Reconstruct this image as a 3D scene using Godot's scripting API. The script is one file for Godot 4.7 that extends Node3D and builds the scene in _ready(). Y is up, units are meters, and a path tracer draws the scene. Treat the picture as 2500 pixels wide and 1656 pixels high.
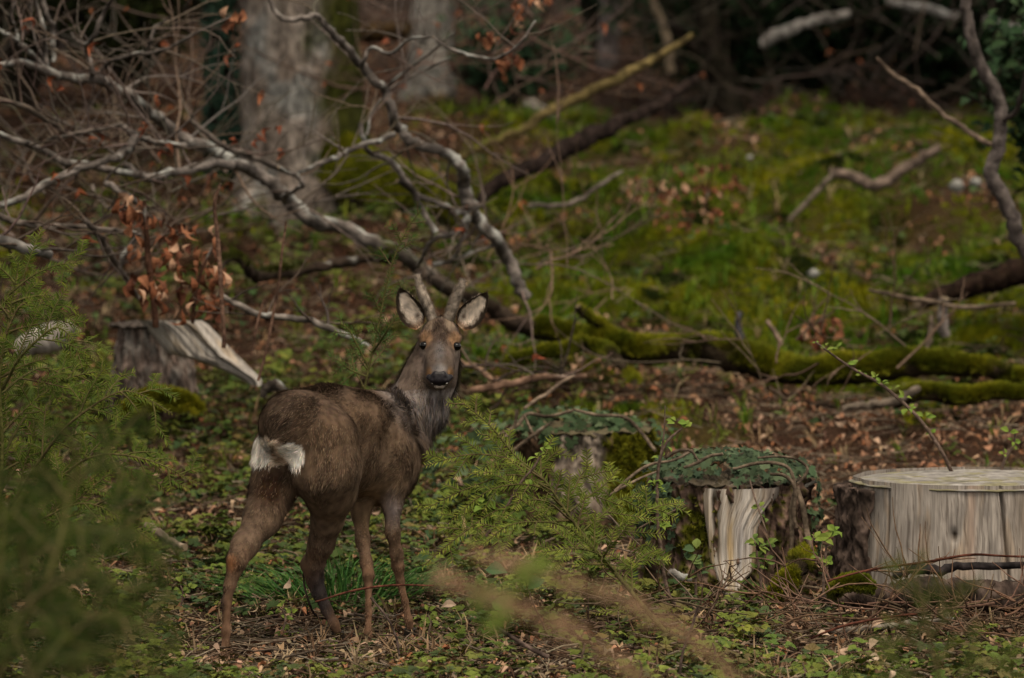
extends Node3D
# A roe buck in a clearing of a spring wood. Metres, y up, camera looks along -z.
const K := 0.075 / 828.0            # tangent per photograph pixel (2500 x 1656)
const EYE := Vector3(0, 1.67, 0)
var cam_basis := Basis(Vector3.RIGHT, deg_to_rad(-4.2))
var n1 := FastNoiseLite.new()       # smooth
var n2 := FastNoiseLite.new()       # fractal
var n3 := FastNoiseLite.new()       # patches
var rng := RandomNumberGenerator.new()
var M := {}                         # materials
var used := {}

# ---------- mesh collector ----------
class MB:
	var v := PackedVector3Array()
	var n := PackedVector3Array()
	var c := PackedColorArray()
	var t := PackedInt32Array()
	func tri(a: Vector3, b: Vector3, d: Vector3, col: Color) -> void:   # clockwise from the front
		var k := v.size()
		var nn := (d - a).cross(b - a).normalized()
		v.append(a); v.append(b); v.append(d)
		n.append(nn); n.append(nn); n.append(nn)
		c.append(col); c.append(col); c.append(col)
		t.append(k); t.append(k + 1); t.append(k + 2)
	func quad(a: Vector3, b: Vector3, d: Vector3, e: Vector3, col: Color) -> void:
		tri(a, b, d, col); tri(a, d, e, col)
	func vert(p: Vector3, nn: Vector3, col: Color) -> int:
		v.append(p); n.append(nn); c.append(col)
		return v.size() - 1
	func face(a: int, b: int, d: int) -> void:
		t.append(a); t.append(b); t.append(d)
	func smooth_normals() -> void:
		var s := PackedVector3Array()
		s.resize(v.size())
		for i in range(0, t.size(), 3):
			var a := t[i]; var b := t[i + 1]; var d := t[i + 2]
			var nn := (v[d] - v[a]).cross(v[b] - v[a])
			s[a] += nn; s[b] += nn; s[d] += nn
		for i in s.size():
			s[i] = s[i].normalized() if s[i].length_squared() > 1e-20 else Vector3.UP
		n = s
	func add(o: MB, xf: Transform3D, tint := Color.WHITE) -> void:
		var k := v.size()
		for i in o.v.size():
			v.append(xf * o.v[i]); n.append((xf.basis * o.n[i]).normalized()); c.append(o.c[i] * tint)
		for i in o.t:
			t.append(i + k)
	func mesh() -> ArrayMesh:
		var a := []
		a.resize(Mesh.ARRAY_MAX)
		a[Mesh.ARRAY_VERTEX] = v; a[Mesh.ARRAY_NORMAL] = n; a[Mesh.ARRAY_COLOR] = c; a[Mesh.ARRAY_INDEX] = t
		var m := ArrayMesh.new()
		m.add_surface_from_arrays(Mesh.PRIMITIVE_TRIANGLES, a)
		return m
	func moved(by: Vector3) -> MB:
		for i in v.size():
			v[i] += by
		return self

# ---------- scene tree helpers ----------
func numbered(called: String) -> String:
	var k: int = used.get(called, 0)
	used[called] = k + 1
	return called if k == 0 else "%s_%03d" % [called, k]

func thing(called: String, label: String, category: String, where := Vector3.ZERO, group := "") -> Node3D:
	var o := Node3D.new()
	o.name = numbered(called)
	add_child(o)
	o.position = where
	tag(o, label, category, group)
	return o

func tag(o: Node, label: String, category: String, group := "") -> void:
	o.set_meta("label", label)
	o.set_meta("category", category)
	if group:
		o.set_meta("group", group)

func part(called: String, m: Mesh, mat: Material, parent: Node = self) -> MeshInstance3D:
	var o := MeshInstance3D.new()
	o.name = called if parent != self else numbered(called)
	o.mesh = m
	o.material_override = mat
	parent.add_child(o, true)
	return o

# geometry in world coordinates becomes a part of a thing that stands at its base
func build(called: String, mb: MB, mat: Material, parent: Node = self) -> MeshInstance3D:
	if parent is Node3D and parent != self:
		var off: Vector3 = -(parent as Node3D).position
		var up = parent.get_parent()
		if up != self and up is Node3D:
			off -= (up as Node3D).position
		mb.moved(off)
	return part(called, mb.mesh(), mat, parent)

func stuff(called: String, m: Mesh, mat: Material, xf: Array, col: Array, parent: Node = self, label := "", category := "") -> MultiMeshInstance3D:
	var mm := MultiMesh.new()
	mm.transform_format = MultiMesh.TRANSFORM_3D
	mm.use_colors = true
	mm.mesh = m
	mm.instance_count = xf.size()
	var off := Vector3.ZERO
	if parent != self:
		off = -(parent as Node3D).position
		if parent.get_parent() != self:
			off -= (parent.get_parent() as Node3D).position
	for i in xf.size():
		var x: Transform3D = xf[i]
		x.origin += off
		mm.set_instance_transform(i, x)
		mm.set_instance_color(i, col[i])
	var o := MultiMeshInstance3D.new()
	o.name = called if parent != self else numbered(called)
	o.multimesh = mm
	o.material_override = mat
	o.set_meta("kind", "stuff")
	if label:
		o.set_meta("label", label)
	if category:
		o.set_meta("category", category)
	parent.add_child(o, true)
	return o

# ---------- small maths ----------
func at(px: float, py: float, d: float) -> Vector3:   # the point d metres ahead that stands at this place of the view
	return EYE + cam_basis * Vector3((px - 1250.0) * K * d, (828.0 - py) * K * d, -d)

func rand(a: float, b: float) -> float:
	return rng.randf_range(a, b)

func ss(a: float, b: float, x: float) -> float:
	return smoothstep(a, b, x)

func lin(r: int, g: int, b: int, k := 1.0) -> Color:
	var q := Color8(r, g, b).srgb_to_linear()
	return Color(q.r * k, q.g * k, q.b * k)

func mixc(a: Color, b: Color, k: float) -> Color:
	return a.lerp(b, clampf(k, 0.0, 1.0))

func vary(c: Color, amount: float) -> Color:
	var k := 1.0 + rand(-amount, amount)
	return Color(c.r * k * (1.0 + rand(-amount, amount) * 0.3), c.g * k, c.b * k * (1.0 + rand(-amount, amount) * 0.3))

const GD := [-80.0, 0.0, 9.0, 12.6, 14.0, 15.5, 17.0, 18.5, 20.0, 22.0, 25.0, 30.0, 40.0, 60.0, 120.0, 400.0]
const GH := [-0.3, -0.1, 0.0, 0.0, 0.03, 0.13, 0.24, 0.37, 0.55, 0.75, 0.98, 1.2, 1.5, 2.6, 7.0, 12.0]

func ground(x: float, z: float) -> float:
	var d := -z
	var h := 0.0
	for i in range(1, GD.size()):
		if d <= GD[i]:
			var u: float = (d - GD[i - 1]) / (GD[i] - GD[i - 1])
			h = lerpf(GH[i - 1], GH[i], u)
			break
	h += n1.get_noise_2d(x * 0.55, z * 0.55) * 0.09 * ss(12.5, 19.0, d) + n1.get_noise_2d(x * 2.4, z * 2.4) * 0.03 * ss(10.0, 15.0, d) + n1.get_noise_2d(x * 8.0, z * 8.0) * 0.014
	# mossy bank on the right, hollow behind it
	h += 0.16 * exp(-pow((x - 1.9) / 1.5, 2.0) - pow((d - 23.0) / 2.2, 2.0)) - 0.2 * exp(-pow((x - 1.6) / 1.6, 2.0) - pow((d - 28.5) / 2.4, 2.0))
	h += (n1.get_noise_2d(x * 0.9 + 3.0, z * 0.5) * 0.13 + n1.get_noise_2d(x * 2.1, z * 1.3 + 9.0) * 0.05) * ss(17.5, 20.5, d) * ss(29.0, 25.0, d)
	# small dip under the forelegs
	h -= 0.018 * exp(-(pow(x + 0.52, 2.0) / 0.2 + pow(d - 11.9, 2.0) / 0.5))
	h -= 0.034 * exp(-(pow(x + 0.33, 2.0) + pow(d - 12.18, 2.0)) / 0.06)
	return h

func on_ground(px: float, d: float, up := 0.0) -> Vector3:
	var x := (px - 1250.0) * K * d
	var z := -d * 0.99
	return Vector3(x, ground(x, z) + up, z)

func ground_normal(x: float, z: float) -> Vector3:
	var e := 0.06
	return Vector3(ground(x - e, z) - ground(x + e, z), 2.0 * e, ground(x, z - e) - ground(x, z + e)).normalized()

# smooth curve through points with radii: returns [points, radii]
func spline(pts: PackedVector3Array, rad: PackedFloat32Array, per: int) -> Array:
	var op := PackedVector3Array()
	var orr := PackedFloat32Array()
	var m := pts.size()
	for i in m - 1:
		var a := pts[maxi(i - 1, 0)]; var b := pts[i]; var c := pts[i + 1]; var d := pts[mini(i + 2, m - 1)]
		var tb := maxf(b.distance_to(c), 1e-5)
		var ta := -maxf(a.distance_to(b), 1e-5) if i > 0 else -tb
		var td := tb + (maxf(c.distance_to(d), 1e-5) if i < m - 2 else tb)
		if i == 0:
			a = b * 2.0 - c
		if i == m - 2:
			d = c * 2.0 - b
		for j in per:
			var u := float(j) / per
			op.append(b.cubic_interpolate_in_time(c, a, d, u, tb, ta, td))
			orr.append(lerpf(rad[i], rad[i + 1], u))
	op.append(pts[m - 1]); orr.append(rad[m - 1])
	return [op, orr]

# tube with an uneven skin; tint(position, outward normal) -> Color
func tube(mb: MB, pts: PackedVector3Array, rad: PackedFloat32Array, sides: int, rough: float, tint: Callable, cap := true, freq := 4.5) -> void:
	var m := pts.size()
	var side := Vector3.ZERO
	var first := mb.v.size()
	for i in m:
		var tg := (pts[mini(i + 1, m - 1)] - pts[maxi(i - 1, 0)]).normalized()
		if i == 0:
			side = tg.cross(Vector3.UP if absf(tg.y) < 0.9 else Vector3.RIGHT).normalized()
		else:
			side = (side - tg * side.dot(tg)).normalized()
		var up := side.cross(tg)
		for j in sides:
			var a := TAU * j / sides
			var dir := side * cos(a) + up * sin(a)
			var p := pts[i] + dir * rad[i]
			var q := freq / maxf(rad[i], 0.012) * 0.03
			var w := n2.get_noise_3dv(p * q * 10.0) * rough
			p += dir * rad[i] * w
			mb.vert(p, dir, tint.call(p, dir, w / maxf(rough, 1e-4)))
	for i in m - 1:
		for j in sides:
			var a := first + i * sides + j
			var b := first + i * sides + (j + 1) % sides
			mb.face(a, b, a + sides)
			mb.face(b, b + sides, a + sides)
	if cap:
		for e in [0, m - 1]:
			if rad[e] < 0.004:
				continue
			var tg := (pts[e] - pts[1 if e == 0 else m - 2]).normalized()
			var cc: Color = tint.call(pts[e], tg, 2.0)
			var k := mb.vert(pts[e] + tg * rad[e] * 0.12, tg, cc)
			var ring := []
			for j in sides:
				ring.append(mb.vert(mb.v[first + e * sides + j], tg, cc))
			for j in sides:
				if e == 0:
					mb.face(k, ring[(j + 1) % sides], ring[j])
				else:
					mb.face(k, ring[j], ring[(j + 1) % sides])

# path given as [px, py, distance, radius in photograph pixels] per point
func path(list: Array) -> Array:
	var p := PackedVector3Array()
	var r := PackedFloat32Array()
	for q in list:
		p.append(at(q[0], q[1], q[2]))
		r.append(q[3] * K * q[2])
	return [p, r]

func wander(a: Vector3, dir: Vector3, length: float, steps: int, bend: float, droop := 0.0) -> PackedVector3Array:
	var p := PackedVector3Array([a])
	var d := dir.normalized()
	for i in steps:
		d = (d + Vector3(rand(-1, 1), rand(-1, 1), rand(-1, 1)) * bend + Vector3.DOWN * droop).normalized()
		p.append(p[i] + d * length / steps)
	return p

func taper(m: int, a: float, b: float) -> PackedFloat32Array:
	var r := PackedFloat32Array()
	for i in m:
		r.append(lerpf(a, b, float(i) / (m - 1)))
	return r

# points spread evenly over a mesh: [positions, normals, vertex colours, first vertex]
func spread(mb: MB, count: int) -> Array:
	var cum := PackedFloat32Array()
	var total := 0.0
	for i in range(0, mb.t.size(), 3):
		total += (mb.v[mb.t[i + 1]] - mb.v[mb.t[i]]).cross(mb.v[mb.t[i + 2]] - mb.v[mb.t[i]]).length()
		cum.append(total)
	var ps := PackedVector3Array()
	var nn := PackedVector3Array()
	var cc := PackedColorArray()
	var vv := PackedInt32Array()
	for i in count:
		var k := mini(cum.bsearch(rng.randf() * total), cum.size() - 1) * 3
		var a := sqrt(rng.randf())
		var b := rng.randf()
		var w0 := 1.0 - a; var w1 := a * (1.0 - b); var w2 := a * b
		var i0 := mb.t[k]; var i1 := mb.t[k + 1]; var i2 := mb.t[k + 2]
		ps.append(mb.v[i0] * w0 + mb.v[i1] * w1 + mb.v[i2] * w2)
		nn.append((mb.n[i0] * w0 + mb.n[i1] * w1 + mb.n[i2] * w2).normalized())
		cc.append(mb.c[i0] * w0 + mb.c[i1] * w1 + mb.c[i2] * w2)
		vv.append(i0)
	return [ps, nn, cc, vv]

# a frame whose y runs along dir and whose z looks along face
func frame(p: Vector3, dir: Vector3, face: Vector3, length: float, width := -1.0) -> Transform3D:
	var y := dir.normalized()
	var x := y.cross(face)
	x = x.normalized() if x.length_squared() > 1e-8 else y.cross(Vector3(0.3, 0.5, 0.8)).normalized()
	var z := x.cross(y)
	var w := length if width < 0.0 else width
	return Transform3D(Basis(x * w, y * length, z * w), p)

# ---------- materials ----------
func noise_tex(seed_: int, freq: float, kind: int, lo: float, hi: float, octaves := 4, size := 256) -> NoiseTexture2D:
	var f := FastNoiseLite.new()
	f.seed = seed_; f.frequency = freq; f.noise_type = kind; f.fractal_octaves = octaves
	var t := NoiseTexture2D.new()
	t.width = size; t.height = size; t.seamless = true; t.noise = f
	var g := Gradient.new()
	g.offsets = PackedFloat32Array([0.0, 1.0])
	g.colors = PackedColorArray([Color(lo, lo, lo), Color(hi, hi, hi)])
	t.color_ramp = g
	return t

func mat(rough: float, tex: Texture2D = null, scale := Vector3.ONE, bump := 0.0, bump_tex: Texture2D = null, world := true) -> StandardMaterial3D:
	var m := StandardMaterial3D.new()
	m.vertex_color_use_as_albedo = true
	m.roughness = rough
	m.metallic_specular = 0.16
	m.cull_mode = BaseMaterial3D.CULL_DISABLED
	if tex:
		m.albedo_texture = tex
		m.uv1_triplanar = true
		m.uv1_world_triplanar = world
		m.uv1_scale = scale
	if bump > 0.0:
		m.heightmap_enabled = true
		m.heightmap_texture = bump_tex if bump_tex else tex
		m.heightmap_scale = bump
	return m

func leaf_mat(rough: float, back: float) -> StandardMaterial3D:
	var m := mat(rough)
	if back > 0.0:
		m.backlight_enabled = true
		m.backlight = Color(back, back, back)
	return m

func materials() -> void:
	var simplex := FastNoiseLite.TYPE_SIMPLEX_SMOOTH
	var cell := FastNoiseLite.TYPE_CELLULAR
	var fine := noise_tex(3, 0.02, simplex, 0.45, 1.0, 5)
	var coarse := noise_tex(4, 0.012, simplex, 0.5, 1.0, 5)
	var scales := noise_tex(5, 0.03, cell, 0.35, 1.0, 3)
	M.bark = mat(0.9, scales, Vector3(5, 2.2, 5), 1.6)
	M.twig = mat(0.85, fine, Vector3(9, 9, 9), 0.5)
	M.branch = mat(0.85, coarse, Vector3(7, 7, 7), 0.8)
	M.wood = mat(0.75, noise_tex(6, 0.03, simplex, 0.66, 1.0, 5), Vector3(9, 0.7, 9), 0.1)
	M.cut = mat(0.8, noise_tex(14, 0.02, simplex, 0.74, 1.0, 5), Vector3(5, 5, 5), 0.12)
	M.moss = mat(1.0, noise_tex(8, 0.06, simplex, 0.4, 1.0, 3), Vector3(8, 8, 8), 2.2)
	M.soil = mat(1.0, noise_tex(9, 0.05, simplex, 0.4, 1.0, 5, 512), Vector3(2.0, 2.0, 2.0), 2.0)
	M.stone = mat(0.8, coarse, Vector3(5, 5, 5), 0.8)
	M.leaf = leaf_mat(0.55, 0.5)
	M.ivy = leaf_mat(0.55, 0.15)
	M.ivy.metallic_specular = 0.1
	M.dry = leaf_mat(0.8, 0.25)
	M.needle = leaf_mat(0.5, 0.16)
	M.needle.metallic_specular = 0.14
	M.blade = leaf_mat(0.55, 0.45)
	M.skin = mat(0.9)
	M.fur = mat(0.7)
	M.fur.metallic_specular = 0.14
	M.fur.backlight_enabled = true
	M.fur.backlight = Color(0.6, 0.6, 0.6)
	M.eye = mat(0.05)
	M.eye.metallic_specular = 0.35
	M.nose = mat(0.42, noise_tex(11, 0.09, cell, 0.5, 1.0, 2, 128), Vector3(30, 30, 30), 0.05)
	M.nose.metallic_specular = 0.3
	M.hoof = mat(0.5)

# ---------- the setting ----------
func mossiness(x: float, d: float) -> float:     # 1 where moss and grass cover the bank
	var px := x / (K * d) + 1250.0
	var bank := ss(16.6, 18.5, d) * ss(28.5, 25.5, d) * ss(1000.0, 1250.0, px + n1.get_noise_2d(x * 1.3, d) * 250.0)
	var patch := n3.get_noise_2d(x * 1.1, d * 0.7 + 30.0)
	return clampf(bank * (0.76 + patch * 1.15) + 0.35 * ss(0.15, 0.45, patch) * ss(26.0, 20.0, d), 0.0, 1.0)

func soil_tint(x: float, z: float) -> Color:
	var d := -z
	var w := n2.get_noise_2d(x * 3.0, z * 3.0)
	var c := mixc(Color(0.022, 0.015, 0.01), Color(0.06, 0.036, 0.022), 0.5 + w)
	c = mixc(c, Color(0.1, 0.05, 0.03), ss(13.6, 15.0, d) * 0.6)
	c = mixc(c, mixc(Color(0.12, 0.12, 0.008), Color(0.04, 0.06, 0.008), 0.5 + w * 1.5), mossiness(x, d) * (0.85 + w * 0.5))
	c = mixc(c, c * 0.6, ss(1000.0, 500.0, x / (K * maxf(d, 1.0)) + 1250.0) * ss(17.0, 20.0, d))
	return mixc(c, Color(0.06, 0.036, 0.025), ss(26.0, 34.0, d))

func ground_sheet() -> void:
	var ds := PackedFloat32Array([-300.0, -120.0, -50.0, -20.0, -6.0, 0.0, 2.0, 4.0])
	var d := 5.0
	while d < 300.0:
		ds.append(d)
		d += maxf(0.07, (d - 8.0) * 0.013) if d < 32.0 else (d - 8.0) * 0.05
	ds.append(500.0)
	var xs := PackedFloat32Array()
	for j in 231:
		var s := (j - 115) / 100.0
		xs.append(s if absf(s) <= 1.0 else signf(s) * (1.0 + pow((absf(s) - 1.0) / 0.15, 3.0) * 40.0))
	var mb := MB.new()
	for i in ds.size():
		var half := 1.6 + 0.16 * maxf(ds[i], 3.0)
		for j in xs.size():
			var x := xs[j] * half
			var z := -ds[i]
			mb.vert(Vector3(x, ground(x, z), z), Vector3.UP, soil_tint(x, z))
	var w := xs.size()
	for i in ds.size() - 1:
		for j in w - 1:
			var a := i * w + j
			mb.face(a, a + w, a + 1)
			mb.face(a + 1, a + w, a + w + 1)
	mb.smooth_normals()
	var g := build("ground", mb, M.soil)
	g.set_meta("kind", "structure")
	g.set_meta("label", "leaf strewn woodland floor rising into a mossy bank")

# --- small shapes that are strewn ---
func leaf_shape(mb: MB, p: Vector3, dir: Vector3, up: Vector3, length: float, width: float, col: Color, fold := 0.25, curl := 0.2) -> void:
	var y := dir.normalized()
	var x := y.cross(up).normalized()
	var z := x.cross(y)
	var prof := [0.0, 0.62, 1.0, 0.85, 0.45, 0.0]
	var left := []; var mid := []; var right := []
	for i in 6:
		var u := i / 5.0
		var c := p + y * length * u + z * (sin(u * 2.4) * curl * length - curl * length * u * u)
		var h: float = prof[i] * width * 0.5
		mid.append(c)
		left.append(c - x * h + z * h * fold)
		right.append(c + x * h + z * h * fold)
	for i in 5:
		if i > 0:
			mb.tri(left[i], left[i + 1], mid[i], col); mb.tri(mid[i], right[i + 1], right[i], col)
		mb.tri(mid[i], left[i + 1], mid[i + 1], col); mb.tri(mid[i], mid[i + 1], right[i + 1], col)

func dry_leaf_mesh(k: int) -> ArrayMesh:
	var mb := MB.new()
	leaf_shape(mb, Vector3(0, 0, -0.5), Vector3(0, 0, 1), Vector3.UP, 1.0, [0.55, 0.42, 0.65][k], Color.WHITE, [0.5, 0.9, -0.35][k], [0.35, 0.6, -0.3][k])
	return mb.mesh()

func seedling_mesh(k: int) -> ArrayMesh:        # bramble-like shoots with leaves in threes
	var r := RandomNumberGenerator.new()
	r.seed = 400 + k
	var mb := MB.new()
	var top := Vector3(r.randf_range(-.25, .25), 1.0, r.randf_range(-.25, .25))
	tube(mb, PackedVector3Array([Vector3.ZERO, Vector3(top.x * 0.2, 0.55, top.z * 0.2), top]), PackedFloat32Array([.022, .018, .01]), 3, 0.0, func(_p, _n, _w): return Color(0.9, 0.62, 0.5), false)
	for i in 4 + k % 3:
		var u := 0.35 + 0.65 * i / (3.0 + k % 3)
		var a := i * 2.4 + k
		var o := Vector3(top.x * u * u, u, top.z * u * u)
		var out := Vector3(cos(a), r.randf_range(-0.1, 0.5), sin(a)).normalized()
		var stalk := o + out * 0.22
		for j in 3:
			var dir := out.rotated(Vector3.UP, (j - 1) * 1.05)
			var g := r.randf_range(0.75, 1.2)
			leaf_shape(mb, stalk, dir + Vector3(0, -.15, 0), Vector3.UP, (0.42 if j == 1 else 0.34), 0.28, Color(g, g, g * 0.9), 0.3, 0.12)
	return mb.mesh()

func ivy_leaf_mesh(k: int) -> MB:               # five lobes round a stalk point
	var mb := MB.new()
	var out := [Vector2(0, 0), Vector2(-.32, -.1), Vector2(-.5, .16), Vector2(-.24, .3), Vector2(-.3, .58), Vector2(-.08, .6), Vector2(0, 1.0), Vector2(.08, .6), Vector2(.3, .58), Vector2(.24, .3), Vector2(.5, .16), Vector2(.32, -.1)]
	var c := Vector3(0, 0.0, 0.3)
	for i in out.size():
		var a: Vector2 = out[i]
		var b: Vector2 = out[(i + 1) % out.size()]
		var cup := 0.28 if k == 0 else -0.12
		mb.tri(c, Vector3(a.x, cup * absf(a.x) - 0.1 * a.y * a.y, a.y), Vector3(b.x, cup * absf(b.x) - 0.1 * b.y * b.y, b.y), Color.WHITE)
	return mb

func stick_mesh(k: int) -> ArrayMesh:
	var mb := MB.new()
	var b: float = [0.0, 0.14, -0.2][k]
	tube(mb, PackedVector3Array([Vector3(0, 0, -0.5), Vector3(b * 0.5, b * .3, -0.15), Vector3(b, 0.02, 0.2), Vector3(b * 0.3, -0.01, 0.5)]), PackedFloat32Array([1, 0.95, 0.85, 0.6]), 4, 0.0, func(_p, _n, _w): return Color.WHITE, false)
	for i in mb.v.size():      # thin: the radius is scaled apart from the length
		pass
	return mb.mesh()

func thin_stick_mesh(k: int) -> ArrayMesh:
	var mb := MB.new()
	var pts := PackedVector3Array()
	var r := RandomNumberGenerator.new()
	r.seed = 60 + k
	for i in 5:
		pts.append(Vector3(r.randf_range(-.05, .05), r.randf_range(-.02, .04), i / 4.0 - 0.5))
	tube(mb, pts, taper(5, 0.016, 0.009), 4, 0.0, func(_p, _n, _w): return Color.WHITE, false)
	if k % 2 == 0:
		tube(mb, PackedVector3Array([pts[2], pts[2] + Vector3(.12, .05, .2), pts[2] + Vector3(.16, .07, .34)]), taper(3, 0.01, 0.005), 3, 0.0, func(_p, _n, _w): return Color.WHITE, false)
	return mb.mesh()

func grass_mesh(k: int) -> ArrayMesh:
	var r := RandomNumberGenerator.new()
	r.seed = 90 + k
	var mb := MB.new()
	for i in 7:
		var a := r.randf() * TAU
		var lean := r.randf_range(0.15, 0.75)
		var hgt := r.randf_range(0.55, 1.0)
		var side := Vector3(-sin(a), 0, cos(a)) * 0.022
		var p0 := Vector3(r.randf_range(-.12, .12), 0, r.randf_range(-.12, .12))
		var p1 := p0 + Vector3(cos(a) * lean * 0.35, hgt * 0.6, sin(a) * lean * 0.35)
		var p2 := p0 + Vector3(cos(a) * lean, hgt * (1.0 - lean * 0.3), sin(a) * lean)
		var g := r.randf_range(0.75, 1.2)
		mb.quad(p0 - side, p1 - side, p1 + side, p0 + side, Color(g, g, g))
		mb.tri(p1 - side, p2, p1 + side, Color(g, g, g))
	return mb.mesh()

func moss_mesh(k: int) -> ArrayMesh:            # a cushion of short pointed shoots
	var r := RandomNumberGenerator.new()
	r.seed = 30 + k
	var mb := MB.new()
	for i in 9:
		var a := r.randf() * TAU
		var q := r.randf_range(0.0, 0.5)
		var p := Vector3(cos(a) * q, 0, sin(a) * q)
		var tip := p * 1.6 + Vector3(0, r.randf_range(0.5, 1.0), 0)
		var s := Vector3(-sin(a), 0, cos(a)) * 0.13
		var g := r.randf_range(0.7, 1.25)
		mb.tri(p - s, tip, p + s, Color(g, g, g))
		mb.tri(p - s.cross(Vector3.UP), tip, p + s.cross(Vector3.UP), Color(g, g, g))
	return mb.mesh()

func tilt(p: Vector3, yaw: float, lean: float, size: Vector3) -> Transform3D:
	var b := Basis(Vector3.UP, yaw) * Basis(Vector3.RIGHT, rand(-lean, lean)) * Basis(Vector3.BACK, rand(-lean, lean))
	return Transform3D(b.scaled_local(size), p)

# strewn(name, label, category, shapes, material, how many, distances, place -> how likely and tint)
func strew(called: String, label: String, shapes: Array, material: Material, count: int, d0: float, d1: float, pick: Callable) -> void:
	var xf := []
	var cl := []
	for s in shapes:
		xf.append([]); cl.append([])
	for i in count:
		var u := rng.randf()
		var d := d0 * pow(d1 / d0, u)
		var px := rand(-420.0, 2920.0)
		var x := (px - 1250.0) * K * d
		var got: Array = pick.call(x, -d, px)
		if got.is_empty():
			continue
		var k := rng.randi() % shapes.size()
		xf[k].append(got[0]); cl[k].append(got[1])
	var holder := Node3D.new()
	holder.name = numbered(called)
	holder.set_meta("label", label)
	holder.set_meta("kind", "stuff")
	add_child(holder)
	for k in shapes.size():
		stuff(called, shapes[k], material, xf[k], cl[k], holder)

const STUMPS := [[1770.0, 12.9, 0.24], [2385.0, 12.75, 0.37], [1420.0, 14.35, 0.5], [380.0, 16.0, 0.25]]
func clear_of_stumps(x: float, z: float) -> bool:
	for s in STUMPS:
		var c := Vector2((s[0] - 1250.0) * K * s[1], -s[1])
		if c.distance_to(Vector2(x, z)) < s[2]:
			return false
	return true

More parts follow.
